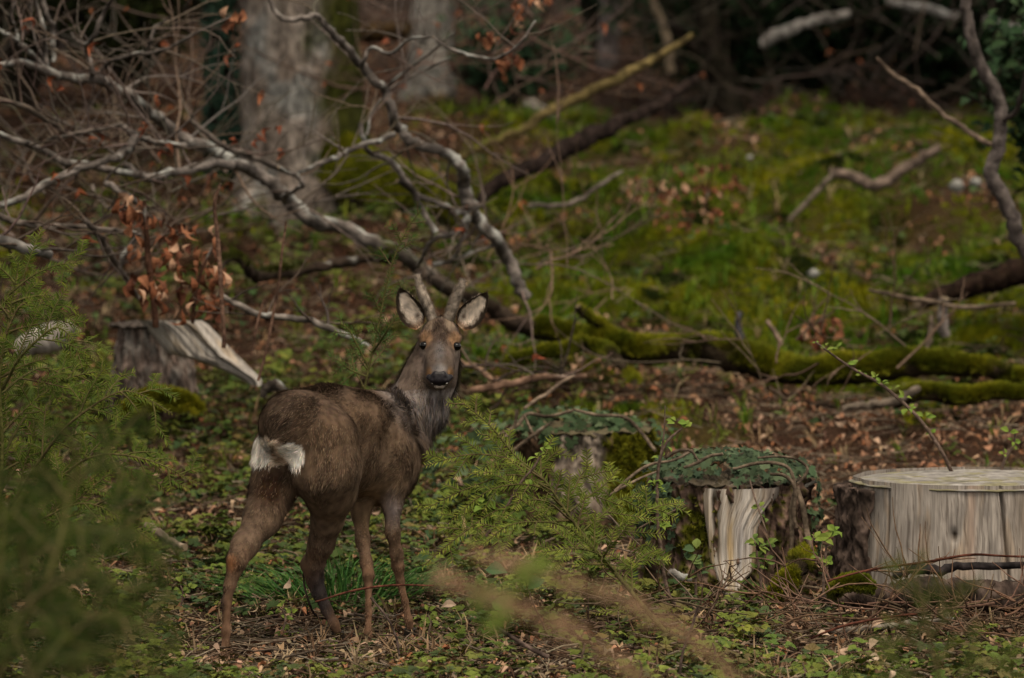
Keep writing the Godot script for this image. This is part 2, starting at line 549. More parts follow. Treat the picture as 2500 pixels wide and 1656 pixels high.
func strewn() -> void:
	# dead leaves
	var browns := [Color(0.2, 0.1, 0.058), Color(0.27, 0.15, 0.09), Color(0.13, 0.065, 0.04), Color(0.34, 0.225, 0.155), Color(0.07, 0.042, 0.028), Color(0.22, 0.098, 0.05)]
	var dry := [dry_leaf_mesh(0), dry_leaf_mesh(1), dry_leaf_mesh(2)]
	strew("leaf_litter", "brown dead leaves covering the woodland floor", dry, M.dry, 62000, 8.0, 42.0, func(x, z, px):
		var d: float = -z
		if not clear_of_stumps(x, z) or rng.randf() < ss(0.0, 0.55, mossiness(x, d)) * 0.985:
			return []
		var size := rand(0.02, 0.05) * (1.0 + 0.3 * ss(14.0, 24.0, d))
		var c: Color = browns[rng.randi() % browns.size()]
		if d < 13.3 and rng.randf() < 0.5:
			c = mixc(c, Color(0.3, 0.23, 0.15), 0.6)
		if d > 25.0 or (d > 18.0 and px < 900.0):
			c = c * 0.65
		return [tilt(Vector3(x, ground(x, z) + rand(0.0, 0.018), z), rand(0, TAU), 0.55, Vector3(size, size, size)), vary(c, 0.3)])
	# broken twigs
	strew("twig_litter", "thin broken twigs scattered over the woodland floor", [thin_stick_mesh(0), thin_stick_mesh(1), thin_stick_mesh(2), thin_stick_mesh(3)], M.twig, 26000, 9.0, 28.0, func(x, z, px):
		var d: float = -z
		if not clear_of_stumps(x, z) or rng.randf() < mossiness(x, d) * 0.85:
			return []
		var size := rand(0.05, 0.22)
		var c := mixc(Color(0.11, 0.065, 0.042), Color(0.46, 0.37, 0.27), rng.randf() * rng.randf() * 1.4)
		return [tilt(Vector3(x, ground(x, z) + rand(0.004, 0.03), z), rand(0, TAU), 0.3, Vector3(rand(.03, .09) / 0.05 * 0.06 + 0.03, size, size).max(Vector3(0.07, 0.07, size))), vary(c, 0.25)])
	# green shoots near the deer
	var greens := [Color(0.09, 0.12, 0.022), Color(0.065, 0.095, 0.02), Color(0.13, 0.15, 0.03), Color(0.05, 0.07, 0.028), Color(0.11, 0.085, 0.035), Color(0.1, 0.11, 0.025)]
	strew("bramble_shoots", "low green bramble shoots growing through the leaf litter", [seedling_mesh(0), seedling_mesh(1), seedling_mesh(2), seedling_mesh(3)], M.leaf, 12000, 8.5, 17.5, func(x, z, px):
		var d: float = -z
		var patch := n3.get_noise_2d(x * 1.8, z * 1.4)
		var keep := 0.8 + patch * 1.0
		if px > 1500.0 and d > 13.0:
			keep = 0.06 + patch * 0.15
		var feet: float = Vector2(x + 0.52, (d - 11.85) * 0.5).length()
		keep *= ss(0.05, 0.4, feet) * 0.65 + 0.35
		if px > 1880.0 and d > 11.4:
			keep = minf(keep, 0.1)
		if d > 13.8:
			keep *= 0.5
		if not clear_of_stumps(x, z) or rng.randf() > keep:
			return []
		var s: float = rand(0.035, 0.085) * (0.55 + 0.45 * ss(0.2, 0.6, feet))
		return [tilt(Vector3(x, ground(x, z) - 0.005, z), rand(0, TAU), 0.35, Vector3(s, s * rand(0.7, 1.1), s)), vary(greens[rng.randi() % greens.size()], 0.3)])
	# trailing ivy on the floor
	var ivy := [ivy_leaf_mesh(0).mesh(), ivy_leaf_mesh(1).mesh()]
	strew("ground_ivy", "dark green ivy leaves trailing on the woodland floor", ivy, M.ivy, 13000, 12.3, 24.0, func(x, z, px):
		var d: float = -z
		var patch := n3.get_noise_2d(x * 1.2 + 40.0, z * 0.9)
		var keep := ss(0.05, 0.4, patch + 0.3 * ss(1500.0, 700.0, px) - 0.25 * ss(1550.0, 1800.0, px))
		if not clear_of_stumps(x, z) or rng.randf() > keep:
			return []
		var s := rand(0.025, 0.05)
		return [tilt(Vector3(x, ground(x, z) + rand(0.02, 0.06), z), rand(0, TAU), 0.6, Vector3(s, s, s)), vary(mixc(Color(0.022, 0.04, 0.016), Color(0.05, 0.07, 0.022), rng.randf()), 0.4)])
	# moss and grass on the bank
	strew("bank_moss", "yellow green moss covering the rising bank", [moss_mesh(0), moss_mesh(1), moss_mesh(2)], M.blade, 150000, 16.0, 29.0, func(x, z, px):
		if rng.randf() > mossiness(x, -z):
			return []
		var s := rand(0.02, 0.045)
		var c := mixc(Color(0.19, 0.19, 0.008), Color(0.05, 0.11, 0.008), n2.get_noise_2d(x * 1.5, z) * 1.3 + 0.45)
		c = mixc(c, Color(0.02, 0.03, 0.006), ss(0.1, 0.4, n2.get_noise_2d(x * 2.5 + 30.0, z * 1.5)))
		return [tilt(Vector3(x, ground(x, z) - 0.004, z), rand(0, TAU), 0.4, Vector3(s, s * rand(.6, 1.1), s)), vary(c, 0.3)])
	strew("bank_grass", "short green grass growing among the moss on the bank", [grass_mesh(0), grass_mesh(1), grass_mesh(2)], M.blade, 15000, 15.0, 28.0, func(x, z, px):
		var keep := mossiness(x, -z) * 0.8 * ss(-0.25, 0.3, n2.get_noise_2d(x * 0.9 + 7.0, z * 0.8)) + 0.05
		if rng.randf() > keep:
			return []
		var s := rand(0.05, 0.14)
		var c := mixc(Color(0.05, 0.115, 0.008), Color(0.13, 0.15, 0.018), rng.randf())
		if rng.randf() < 0.07:
			c = Color(0.26, 0.2, 0.11)
		return [tilt(Vector3(x, ground(x, z) - 0.004, z), rand(0, TAU), 0.25, Vector3(s, s, s)), vary(c, 0.3)])
	# fresh herbs on the left and middle distance
	strew("woodland_herbs", "fresh green herbs between the fallen branches", [seedling_mesh(4), seedling_mesh(5), grass_mesh(4)], M.leaf, 8500, 13.6, 22.0, func(x, z, px):
		var d: float = -z
		var patch := n3.get_noise_2d(x * 0.9 - 20.0, z * 0.8)
		if rng.randf() > ss(-0.1, 0.5, patch + 0.25 * ss(1600.0, 900.0, px) * ss(0.0, 500.0, px)) * 0.8 * (1.0 - 0.9 * ss(0.2, 0.6, mossiness(x, d))) * (1.0 - 0.92 * ss(1350.0, 1550.0, px) * ss(17.5, 16.5, d)):
			return []
		var s := rand(0.035, 0.095)
		return [tilt(Vector3(x, ground(x, z) - 0.004, z), rand(0, TAU), 0.35, Vector3(s, s, s)), vary(mixc(Color(0.04, 0.07, 0.014), Color(0.11, 0.125, 0.024), rng.randf()), 0.3)])
	# dry stalks standing up
	strew("dead_grass_stalks", "pale dry grass stalks standing in the litter", [grass_mesh(6), grass_mesh(7)], M.dry, 3400, 9.0, 19.0, func(x, z, px):
		if not clear_of_stumps(x, z) or rng.randf() > (0.5 + n3.get_noise_2d(x, z) * 0.8) * (1.0 - 0.7 * ss(1350.0, 1550.0, px) * ss(13.2, 14.0, -z)) * (1.0 - ss(0.1, 0.5, mossiness(x, -z))):
			return []
		var s := rand(0.045, 0.12)
		return [tilt(Vector3(x, ground(x, z) - 0.004, z), rand(0, TAU), 0.5, Vector3(s, s, s)), vary(mixc(Color(0.15, 0.085, 0.05), Color(0.34, 0.25, 0.15), rng.randf()), 0.2)])

# ---------- the deer ----------
const DD := 12.0
func dq(px: float, py: float, dz := 0.0) -> Vector3:    # deer joint, measured on the photograph at 12 m, dz metres farther
	return at(px, py, DD) + Vector3(0, 0, -dz)

# bones: [a, b, radius a, radius b, hair flow, blend]
func bone(list: Array, a: Array, b: Array, flow: Vector3, blend := 0.03) -> void:
	var u := K * DD
	list.append([dq(a[0], a[1], a[2]), dq(b[0], b[1], b[2]), slim(a[3]) * u, slim(b[3]) * u, flow, blend])

func slim(r: float) -> float:      # skin lies under the coat: thinner than the outline by a hair's breadth
	return r - clampf(r * (0.2 if r > 22.0 else 0.24), 0.0, 4.6) if under_coat else r
var under_coat := true

func chain(list: Array, js: Array, flow: Vector3, blend := 0.022) -> void:
	for i in js.size() - 1:
		bone(list, js[i], js[i + 1], flow, blend)

# tapered capsules joined by a smooth minimum on a grid, skinned by surface nets
func skin(bones: Array, cell: float, carve: Array = []) -> MB:
	var lo := Vector3(1e9, 1e9, 1e9)
	var hi := -lo
	for b in bones:
		var r := Vector3.ONE * (maxf(b[2], b[3]) + cell * 3.0)
		lo = lo.min(b[0] - r).min(b[1] - r)
		hi = hi.max(b[0] + r).max(b[1] + r)
	var nx := int((hi.x - lo.x) / cell) + 2
	var ny := int((hi.y - lo.y) / cell) + 2
	var nz := int((hi.z - lo.z) / cell) + 2
	var f := PackedFloat32Array()
	f.resize(nx * ny * nz)
	f.fill(1.0)
	for b in bones:
		var a: Vector3 = b[0]
		var ba: Vector3 = b[1] - b[0]
		var ra: float = b[2]
		var dr: float = b[3] - b[2]
		var k: float = b[5]
		var inv := 1.0 / maxf(ba.length_squared(), 1e-9)
		var pad := Vector3.ONE * (maxf(b[2], b[3]) + k + cell * 2.0)
		var p0: Vector3 = ((a.min(b[1]) - pad - lo) / cell).floor().max(Vector3.ZERO)
		var p1: Vector3 = ((a.max(b[1]) + pad - lo) / cell).ceil().min(Vector3(nx - 1, ny - 1, nz - 1))
		for z in range(int(p0.z), int(p1.z) + 1):
			for y in range(int(p0.y), int(p1.y) + 1):
				var at_ := (z * ny + y) * nx
				for x in range(int(p0.x), int(p1.x) + 1):
					var pa := lo + Vector3(x, y, z) * cell - a
					var h := clampf(pa.dot(ba) * inv, 0.0, 1.0)
					var d := (pa - ba * h).length() - ra - dr * h
					var o := f[at_ + x]
					var g := maxf(k - absf(d - o), 0.0)
					f[at_ + x] = minf(d, o) - g * g * 0.25 / k
	for b in carve:      # [centre, radius, blend]
		var a: Vector3 = b[0]
		var pad: Vector3 = Vector3.ONE * (b[1] + 0.02)
		var p0: Vector3 = ((a - pad - lo) / cell).floor().max(Vector3.ZERO)
		var p1: Vector3 = ((a + pad - lo) / cell).ceil().min(Vector3(nx - 1, ny - 1, nz - 1))
		for z in range(int(p0.z), int(p1.z) + 1):
			for y in range(int(p0.y), int(p1.y) + 1):
				for x in range(int(p0.x), int(p1.x) + 1):
					var d: float = b[1] - (lo + Vector3(x, y, z) * cell - a).length()
					var o := f[(z * ny + y) * nx + x]
					var g := maxf(b[2] - absf(d - o), 0.0)
					f[(z * ny + y) * nx + x] = maxf(d, o) + g * g * 0.25 / b[2]
	var mb := MB.new()
	var id := PackedInt32Array()
	id.resize(nx * ny * nz)
	id.fill(-1)
	var row := nx
	var slab := nx * ny
	for z in nz - 1:
		for y in ny - 1:
			for x in nx - 1:
				var i := z * slab + y * row + x
				var v0 := f[i]
				if absf(v0) > cell * 2.5:
					continue
				var c := [v0, f[i + 1], f[i + row], f[i + row + 1], f[i + slab], f[i + slab + 1], f[i + slab + row], f[i + slab + row + 1]]
				var neg := 0
				for q in c:
					if q < 0.0:
						neg += 1
				if neg == 0 or neg == 8:
					continue
				var sum := Vector3.ZERO
				var cnt := 0
				for e in [[0, 1], [2, 3], [4, 5], [6, 7], [0, 2], [1, 3], [4, 6], [5, 7], [0, 4], [1, 5], [2, 6], [3, 7]]:
					var u: float = c[e[0]]
					var w: float = c[e[1]]
					if (u < 0.0) != (w < 0.0):
						var s := u / (u - w)
						var q0 := Vector3(e[0] & 1, (e[0] >> 1) & 1, e[0] >> 2)
						var q1 := Vector3(e[1] & 1, (e[1] >> 1) & 1, e[1] >> 2)
						sum += q0.lerp(q1, s)
						cnt += 1
				var g := Vector3(c[1] + c[3] + c[5] + c[7] - c[0] - c[2] - c[4] - c[6], c[2] + c[3] + c[6] + c[7] - c[0] - c[1] - c[4] - c[5], c[4] + c[5] + c[6] + c[7] - c[0] - c[1] - c[2] - c[3])
				id[i] = mb.vert(lo + (Vector3(x, y, z) + sum / cnt) * cell, g.normalized(), Color.WHITE)
	for z in range(1, nz - 1):
		for y in range(1, ny - 1):
			for x in range(1, nx - 1):
				var i := z * slab + y * row + x
				if id[i] < 0:
					continue
				var s := f[i] < 0.0
				# edges leaving this corner along x, y, z
				if (f[i + 1] < 0.0) != s:
					ring(mb, id[i], id[i - row], id[i - row - slab], id[i - slab], s)
				if (f[i + row] < 0.0) != s:
					ring(mb, id[i], id[i - slab], id[i - slab - 1], id[i - 1], s)
				if (f[i + slab] < 0.0) != s:
					ring(mb, id[i], id[i - 1], id[i - 1 - row], id[i - row], s)
	return mb

func ring(mb: MB, a: int, b: int, c: int, d: int, inside: bool) -> void:
	if a < 0 or b < 0 or c < 0 or d < 0:
		return
	if not inside:
		mb.face(a, b, c); mb.face(a, c, d)
	else:
		mb.face(a, c, b); mb.face(a, d, c)

func near(p: Vector3, c: Vector3, r: Vector3) -> float:     # 1 at c, 0 outside the ellipsoid r
	var q := (p - c) / r
	return clampf(1.25 - q.length() * 1.25, 0.0, 1.0)

var L := {}     # landmarks for the coat
func landmarks() -> void:
	L.rump = dq(680, 1084, -0.22); L.rump_l = dq(638, 1086, -0.18); L.rump_r = dq(722, 1092, -0.27)
	L.under = dq(668, 1165, -0.22); L.belly = dq(895, 1225, 0.03); L.neck = dq(1040, 985, 0.2); L.throat = dq(1050, 1000, 0.1)
	L.eye_l = dq(1032, 855, 0.2); L.eye_r = dq(1113, 857, 0.2); L.brow_l = dq(1036, 842, 0.19); L.brow_r = dq(1108, 844, 0.19)
	L.fore = dq(1071, 818, 0.18); L.nose = dq(1071, 930, 0.1); L.chin = dq(1071, 955, 0.12); L.hock_l = dq(580, 1335, -0.36); L.hock_r = dq(745, 1383, -0.12)
	L.crown_l = dq(1043, 797, 0.2); L.crown_r = dq(1099, 797, 0.2); L.lip_l = dq(1045, 925, 0.12); L.lip_r = dq(1098, 925, 0.12)
	L.foreleg = dq(957, 1245, 0.06); L.spine = dq(690, 1000, -0.26); L.flank = dq(955, 1010, 0.05); L.bridge = dq(1071, 880, 0.15); L.tear_l = dq(1032, 875, 0.2); L.tear_r = dq(1113, 877, 0.2)
	L.muzzle = dq(1071, 908, 0.1)
	L.cheek_l = dq(1030, 910, 0.2); L.cheek_r = dq(1115, 910, 0.2)

func coat(p: Vector3, n: Vector3) -> Color:
	var u := K * DD
	var w := n2.get_noise_3dv(p * 9.0)
	var w2 := n2.get_noise_3dv(p * Vector3(40, 22, 40))
	var h := p.y
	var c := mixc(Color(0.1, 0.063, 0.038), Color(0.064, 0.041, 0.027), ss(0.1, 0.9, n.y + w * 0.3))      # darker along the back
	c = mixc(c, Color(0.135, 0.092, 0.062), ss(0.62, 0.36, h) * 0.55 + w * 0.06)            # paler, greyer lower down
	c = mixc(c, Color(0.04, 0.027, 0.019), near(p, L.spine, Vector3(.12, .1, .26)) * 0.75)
	c = mixc(c, Color(0.125, 0.085, 0.055), near(p, L.flank + Vector3(0, -.1, 0), Vector3(.12, .2, .3)) * (0.2 + w2 * 0.4))
	c = mixc(c, Color(0.17, 0.108, 0.06), near(p, L.belly, Vector3(.14, .12, .3)) * 0.9)
	# legs
	c = mixc(c, Color(0.15, 0.084, 0.05), ss(0.3, 0.14, h + w * 0.05) * 0.9)
	c = mixc(c, Color(0.06, 0.046, 0.042), near(p, dq(784, 1450, 0.0), Vector3(.06, .12, .09)) * 1.2)
	c = mixc(c, Color(0.04, 0.03, 0.028), near(p, dq(556, 1415, -0.335), Vector3(.018, .09, .05)) * 1.2)
	c = mixc(c, Color(0.23, 0.1, 0.045), near(p, L.hock_l, Vector3(.03, .03, .04)))
	c = mixc(c, Color(0.23, 0.1, 0.045), near(p, L.hock_r, Vector3(.03, .03, .04)))
	c = mixc(c, Color(0.2, 0.16, 0.15), near(p, L.foreleg, Vector3(.04, .07, .08)) * 0.9)
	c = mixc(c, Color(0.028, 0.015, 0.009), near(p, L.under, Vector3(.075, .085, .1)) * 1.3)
	# neck
	var nk := near(p, L.neck + Vector3(0, 0, -.08), Vector3(.17, .22, .4))
	var tuft := n2.get_noise_3dv(p * Vector3(70, 16, 70))
	c = mixc(c, mixc(Color(0.1, 0.08, 0.07), Color(0.23, 0.195, 0.175), 0.5 + tuft * 1.6), minf(1.0, nk * 2.6) * ss(0.46, 0.6, h + (p.x - L.neck.x) * 0.7))
	# head
	if p.distance_to(L.bridge) < 0.145 and h > L.chin.y - 0.012 and p.z > L.chin.z - 0.16:
		var f := Color(0.1, 0.073, 0.056)
		f = mixc(f, Color(0.135, 0.1, 0.08), maxf(near(p, L.cheek_l, Vector3(.035, .05, .08)), near(p, L.cheek_r, Vector3(.035, .05, .08))))
		f = mixc(f, Color(0.05, 0.034, 0.025), near(p, L.fore, Vector3(.038, .05, .07)) * 2.2)
		f = mixc(f, Color(0.08, 0.07, 0.065), near(p, L.bridge, Vector3(.022, .05, .07)) * 1.4)
		f = mixc(f, Color(0.15, 0.135, 0.125), near(p, L.muzzle, Vector3(.026, .018, .05)) * 1.1)
		f = mixc(f, Color(0.27, 0.2, 0.14), maxf(near(p, L.crown_l, Vector3(.02, .03, .05)), near(p, L.crown_r, Vector3(.022, .03, .05))) * 1.2)
		f = mixc(f, Color(0.225, 0.13, 0.07), maxf(near(p, L.brow_l, Vector3(.024, .028, .06)), near(p, L.brow_r, Vector3(.024, .028, .06))) * (1.3 + w2 * 0.8))
		f = mixc(f, Color(0.26, 0.2, 0.16), maxf(near(p, L.tear_l, Vector3(.013, .012, .04)), near(p, L.tear_r, Vector3(.013, .012, .04))) * 1.3)
		f = mixc(f, Color(0.24, 0.13, 0.06), maxf(near(p, L.lip_l, Vector3(.012, .026, .05)), near(p, L.lip_r, Vector3(.012, .026, .05))) * 1.2)
		f = mixc(f, Color(0.24, 0.2, 0.17), near(p, L.chin, Vector3(.024, .008, .05)) * 1.2)
		f = mixc(f, Color(0.018, 0.014, 0.013), maxf(near(p, L.eye_l, Vector3(.0135, .0115, .04)), near(p, L.eye_r, Vector3(.0135, .0115, .04))) * 2.0)
		c = f
	# white rump, cream in the middle
	var wl := near(p, L.rump_l, Vector3(.05, .046, .09))
	var wr := near(p, L.rump_r, Vector3(.042, .046, .09))
	var wm := near(p, L.rump, Vector3(.068, .05, .1))
	c = mixc(c, Color(0.56, 0.44, 0.34), wm * 4.0 * ss(0.05, 0.25, wm + w2 * 0.2))
	c = mixc(c, Color(0.78, 0.73, 0.67), maxf(wl, wr) * 3.2 * ss(0.05, 0.3, maxf(wl, wr) + w2 * 0.25))
	c = Color(c.r * 0.9, c.g * 0.92, c.b * 0.97) if c.get_luminance() < 0.2 else c
	return c * (1.0 + w2 * 0.75)

func ear(parent: Node3D, base: Vector3, mid: Vector3, tip: Vector3, half: float, out: float) -> Array:
	# a cupped leaf of skin and hair, open to the front
	var us := 20
	var vs := 14
	var grids := []
	for layer in 2:
		var mb := MB.new()
		for i in us + 1:
			var u := float(i) / us
			var o := base * (1 - u) * (1 - u) + mid * 2.0 * u * (1 - u) + tip * u * u
			var tg := (mid - base).lerp(tip - mid, u).normalized()
			var side := tg.cross(Vector3(out * 0.25, 0, 1)).normalized()
			var face := side.cross(tg).normalized()
			var prof := sin(PI * pow(clampf(u * 0.94 + 0.05, 0.0, 1.0), 0.82))
			prof = pow(maxf(prof, 0.0), 0.72)
			prof = maxf(prof, 0.42 * ss(0.3, 0.0, u))
			for j in vs + 1:
				var v := (float(j) / vs - 0.5) * 2.0
				var cup := (1.0 - v * v) * half * (0.75 - 0.35 * u)
				var thick := (0.0035 * (1.0 - pow(absf(v), 3.0)) + 0.0006) * layer
				var p := o + side * v * half * prof - face * (cup * prof + thick) + face * 0.012
				var rim := absf(v) * 0.5 + 0.5 * ss(0.62, 1.0, u)
				rim = maxf(absf(v), ss(0.7, 0.97, u))
				var edge := ss(0.6, 0.76, rim + n2.get_noise_3dv(p * 60.0) * 0.22)
				var c := mixc(Color(0.74, 0.62, 0.51) * (1.0 + 0.9 * n2.get_noise_3dv(p * Vector3(60, 25, 60))), Color(0.035, 0.024, 0.019), edge)
				c = mixc(c, Color(0.26, 0.14, 0.07), ss(0.2, 0.02, u) * 0.8)
				c = mixc(c, Color(0.07, 0.03, 0.018), exp(-pow((u - 0.26) / 0.05, 2.0) - pow((v * out + 0.2) / 0.24, 2.0)) * 0.9)
				if layer == 1:
					c = Color(0.06, 0.043, 0.034)
				mb.vert(p, face, c)
		for i in us:
			for j in vs:
				var a := i * (vs + 1) + j
				if (layer == 0):
					mb.face(a, a + 1, a + vs + 1); mb.face(a + 1, a + vs + 2, a + vs + 1)
				else:
					mb.face(a, a + vs + 1, a + 1); mb.face(a + 1, a + vs + 1, a + vs + 2)
		mb.smooth_normals()
		grids.append(mb)
	var whole := MB.new()
	whole.add(grids[0], Transform3D()); whole.add(grids[1], Transform3D())
	var e := build("ear", whole, M.skin, parent)
	# the pale hair inside and the dark fringe of the rim
	var xf := []
	var cl := []
	var flow := (tip - base).normalized()
	var s := spread(whole, 5200)
	for i in s[0].size():
		var p: Vector3 = s[0][i]
		var nn: Vector3 = s[1][i]
		var inner: bool = s[2][i].get_luminance() > 0.15
		var dir := (flow * 0.9 + nn * (0.25 if inner else 0.45) + Vector3(rand(-.3, .3), rand(-.3, .3), rand(-.3, .3)) + Vector3(-out * 0.35, 0, 0) * (1.0 if inner else 0.0)).normalized()
		xf.append(frame(p + off_e(parent), dir, nn, rand(0.006, 0.012) * (1.0 if inner else 0.7), 0.01))
		cl.append(vary(s[2][i], 0.3))
	stuff("ear_hair", hair_mesh(), M.fur, xf, cl, e)
	return grids

func off_e(parent: Node3D) -> Vector3:     # build() has moved the sheet into the deer's own frame
	return parent.position

var hair_made: ArrayMesh
func hair_mesh() -> ArrayMesh:       # one lock: a thin bent blade, root at the origin, along +y, face +z
	if hair_made == null:
		var mb := MB.new()
		var a := mb.vert(Vector3(-.05, 0, 0), Vector3(0, 0, 1), Color.WHITE)
		var b := mb.vert(Vector3(.05, 0, 0), Vector3(0, 0, 1), Color.WHITE)
		var c := mb.vert(Vector3(-.04, .55, .05), Vector3(0, -.1, 1).normalized(), Color.WHITE)
		var d := mb.vert(Vector3(.04, .55, .05), Vector3(0, -.1, 1).normalized(), Color.WHITE)
		var e := mb.vert(Vector3(0, 1, .02), Vector3(0, .2, 1).normalized(), Color.WHITE)
		mb.face(a, c, b); mb.face(b, c, d); mb.face(c, e, d)
		hair_made = mb.mesh()
	return hair_made

func deer() -> void:
	landmarks()
	var t := thing("roe_deer", "brown roe deer buck with velvet antlers looking back at the viewer, white rump patch", "deer", Vector3(dq(780, 1500).x, 0.0, -12.0))
	var bones := []
	var back := Vector3(-0.62, -0.35, 0.75)      # hair lies towards the tail
	var down := Vector3(-0.25, -1, 0.25)
	# trunk
	chain(bones, [[728, 1027, -.17, 93], [800, 1040, -.03, 96], [852, 1053, .04, 97], [915, 1058, .13, 88], [958, 1040, .19, 70]], back, 0.05)
	chain(bones, [[845, 1120, .01, 86], [925, 1146, .13, 98], [985, 1118, .2, 47]], Vector3(-0.7, -0.5, 0.5), 0.05)
	# hind legs
	chain(bones, [[684, 1088, -.1, 68], [670, 1190, -.14, 55], [652, 1243, -.2, 47], [613, 1300, -.29, 33], [597, 1333, -.335, 27]], down, 0.03)
	chain(bones, [[597, 1333, -.335, 28], [580, 1390, -.335, 17.5], [572, 1431, -.335, 14.5], [571, 1500, -.335, 12.5], [569, 1552, -.335, 15], [566, 1578, -.335, 14]], down, 0.014)
	bone(bones, [590, 1325, -.315, 22], [576, 1328, -.3, 10], down, 0.012)
	chain(bones, [[795, 1065, -.17, 92], [802, 1130, -.17, 88], [812, 1190, -.13, 63], [802, 1262, -.08, 40], [786, 1322, -.04, 32], [764, 1380, -.01, 31]], down, 0.03)
	chain(bones, [[764, 1380, -.01, 31], [768, 1413, 0, 25], [779, 1448, .0, 20.5], [797, 1490, .01, 16.5], [815, 1525, .01, 15], [823, 1542, .01, 14]], down, 0.014)
	bone(bones, [752, 1378, .0, 24], [740, 1384, .02, 10], down, 0.012)
	# forelegs
	chain(bones, [[905, 1150, .14, 55], [880, 1232, .08, 31], [878, 1262, .07, 25], [884, 1325, .05, 20.5], [894, 1378, .03, 16.5], [899, 1406, .02, 18]], down, 0.02)
	chain(bones, [[899, 1406, .02, 18], [899, 1437, .02, 12], [900, 1500, .01, 10], [898, 1548, .0, 12.5], [898, 1568, .0, 11.5]], down, 0.01)
	chain(bones, [[955, 1110, .09, 62], [958, 1195, .07, 36], [956, 1240, .07, 27], [957, 1308, .07, 20.5], [966, 1361, .08, 18], [969, 1392, .09, 19.5]], down, 0.02)
	chain(bones, [[969, 1392, .09, 19.5], [975, 1432, .1, 13], [987, 1483, .1, 11], [996, 1527, .1, 12.5], [999, 1545, .1, 12]], down, 0.01)
	# neck
	chain(bones, [[978, 1068, .2, 72], [1017, 1003, .225, 71], [1046, 938, .24, 66], [1061, 884, .25, 60]], Vector3(0.05, -1, 0.3), 0.03)
	# head
	bone(bones, [1071, 838, .245, 54], [1071, 862, .225, 52], Vector3(0, 0.8, -0.1), 0.02)
	chain(bones, [[1071, 866, .2, 46], [1071, 900, .15, 38], [1071, 924, .118, 29]], Vector3(0, 1, -0.3), 0.016)
	chain(bones, [[1071, 892, .235, 46], [1071, 925, .16, 37], [1071, 944, .128, 19]], Vector3(0, 0.2, -1), 0.02)
	bone(bones, [1026, 838, .215, 13], [1046, 836, .2, 12], Vector3(0, 0.8, -.1), 0.014)
	bone(bones, [1117, 840, .215, 13], [1097, 838, .2, 12], Vector3(0, 0.8, -.1), 0.014)
	var body := skin(bones, 0.0072)
	var flows := PackedVector3Array()
	flows.resize(body.v.size())
	for i in body.v.size():
		var p := body.v[i]
		var best := 1e9
		for b in bones:
			var a: Vector3 = b[0]
			var ba: Vector3 = b[1] - a
			var h := clampf((p - a).dot(ba) / maxf(ba.length_squared(), 1e-9), 0.0, 1.0)
			var d: float = (p - a - ba * h).length() - lerpf(b[2], b[3], h)
			if d < best:
				best = d
				flows[i] = b[4]
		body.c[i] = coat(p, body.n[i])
	# coat of hair
	var s := spread(body, 130000)
	var xf := []
	var cl := []
	for i in s[0].size():
		var p: Vector3 = s[0][i]
		var nn: Vector3 = s[1][i]
		var fl: Vector3 = flows[s[3][i]].normalized()
		fl = (fl - nn * fl.dot(nn))
		var nw := Vector3(n1.get_noise_3dv(p * 9.0), n1.get_noise_3dv(p * 9.0 + Vector3(9, 3, 1)), n1.get_noise_3dv(p * 9.0 + Vector3(4, 8, 2)))
		var c := coat(p, nn)
		var len := 0.017
		var lift := 0.2
		var head: bool = p.distance_to(L.bridge) < 0.14 and p.y > L.chin.y - 0.025 and p.z > L.chin.z - 0.14
		if p.distance_to(L.nose) < 0.031 and p.z > L.nose.z - 0.03 and absf(p.y - L.nose.y) < 0.019:
			continue
		if head:
			len = 0.0085 if p.distance_to(L.bridge) < 0.07 else 0.012
			lift = 0.22
			if near(p, L.eye_l, Vector3(.0125, .0105, .05)) > 0.05 or near(p, L.eye_r, Vector3(.0125, .0105, .05)) > 0.05:
				continue
		elif p.y < 0.36:
			len = 0.009
			lift = 0.12
		elif c.get_luminance() > 0.28 and p.x < L.rump_r.x + 0.07:
			len = 0.021
			lift = 0.4
		elif near(p, L.neck + Vector3(0, 0, -.08), Vector3(.17, .22, .4)) > 0.42 and p.x > L.neck.x - 0.085:
			len = 0.034
			lift = 0.42
		var dir := (fl.normalized() + nw * 0.45 + nn * lift + Vector3(rand(-.25, .25), rand(-.25, .25), rand(-.25, .25))).normalized()
		xf.append(frame(p - nn * 0.002, dir, nn, len * rand(0.7, 1.3), 0.011 if head else 0.016))
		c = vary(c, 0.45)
		if rng.randf() < 0.14 and c.get_luminance() < 0.3:      # banded, pale-tipped hairs
			c = mixc(c, Color(0.28, 0.2, 0.13), 0.38)
		cl.append(c)
	var trunk := build("body", body, M.skin, t)
	stuff("coat", hair_mesh(), M.fur, xf, cl, trunk)
	# ears
	var u := K * DD
	ear(t, dq(1024, 812, .235), dq(993, 772, .235), dq(974, 714, .22), 31.5 * u, -1.0)
	ear(t, dq(1119, 812, .235), dq(1150, 780, .235), dq(1186, 725, .22), 31.5 * u, 1.0)
	# antlers in velvet
	for a in [[[1053, 800, .24, 14], [1042, 770, .235, 15], [1030, 738, .23, 13.5], [1022, 715, .23, 12], [1017, 699, .23, 8.5], [1014, 684, .23, 8]], [[1091, 802, .24, 14], [1099, 772, .235, 15], [1110, 742, .23, 13.5], [1121, 716, .23, 12], [1126, 704, .23, 8.5], [1129, 694, .23, 7.5]]]:
		var pts := PackedVector3Array()
		var rad := PackedFloat32Array()
		for q in a:
			pts.append(dq(q[0], q[1], q[2])); rad.append(q[3] * u * 0.95)
		var sp := spline(pts, rad, 5)
		var mb := MB.new()
		tube(mb, sp[0], sp[1], 14, 0.16, func(p, n, w): return Color(0.25, 0.21, 0.175) * (1.0 + 1.6 * n2.get_noise_3dv(p * 45.0)))
		var xs := []
		var cs := []
		var q := spread(mb, 2600)
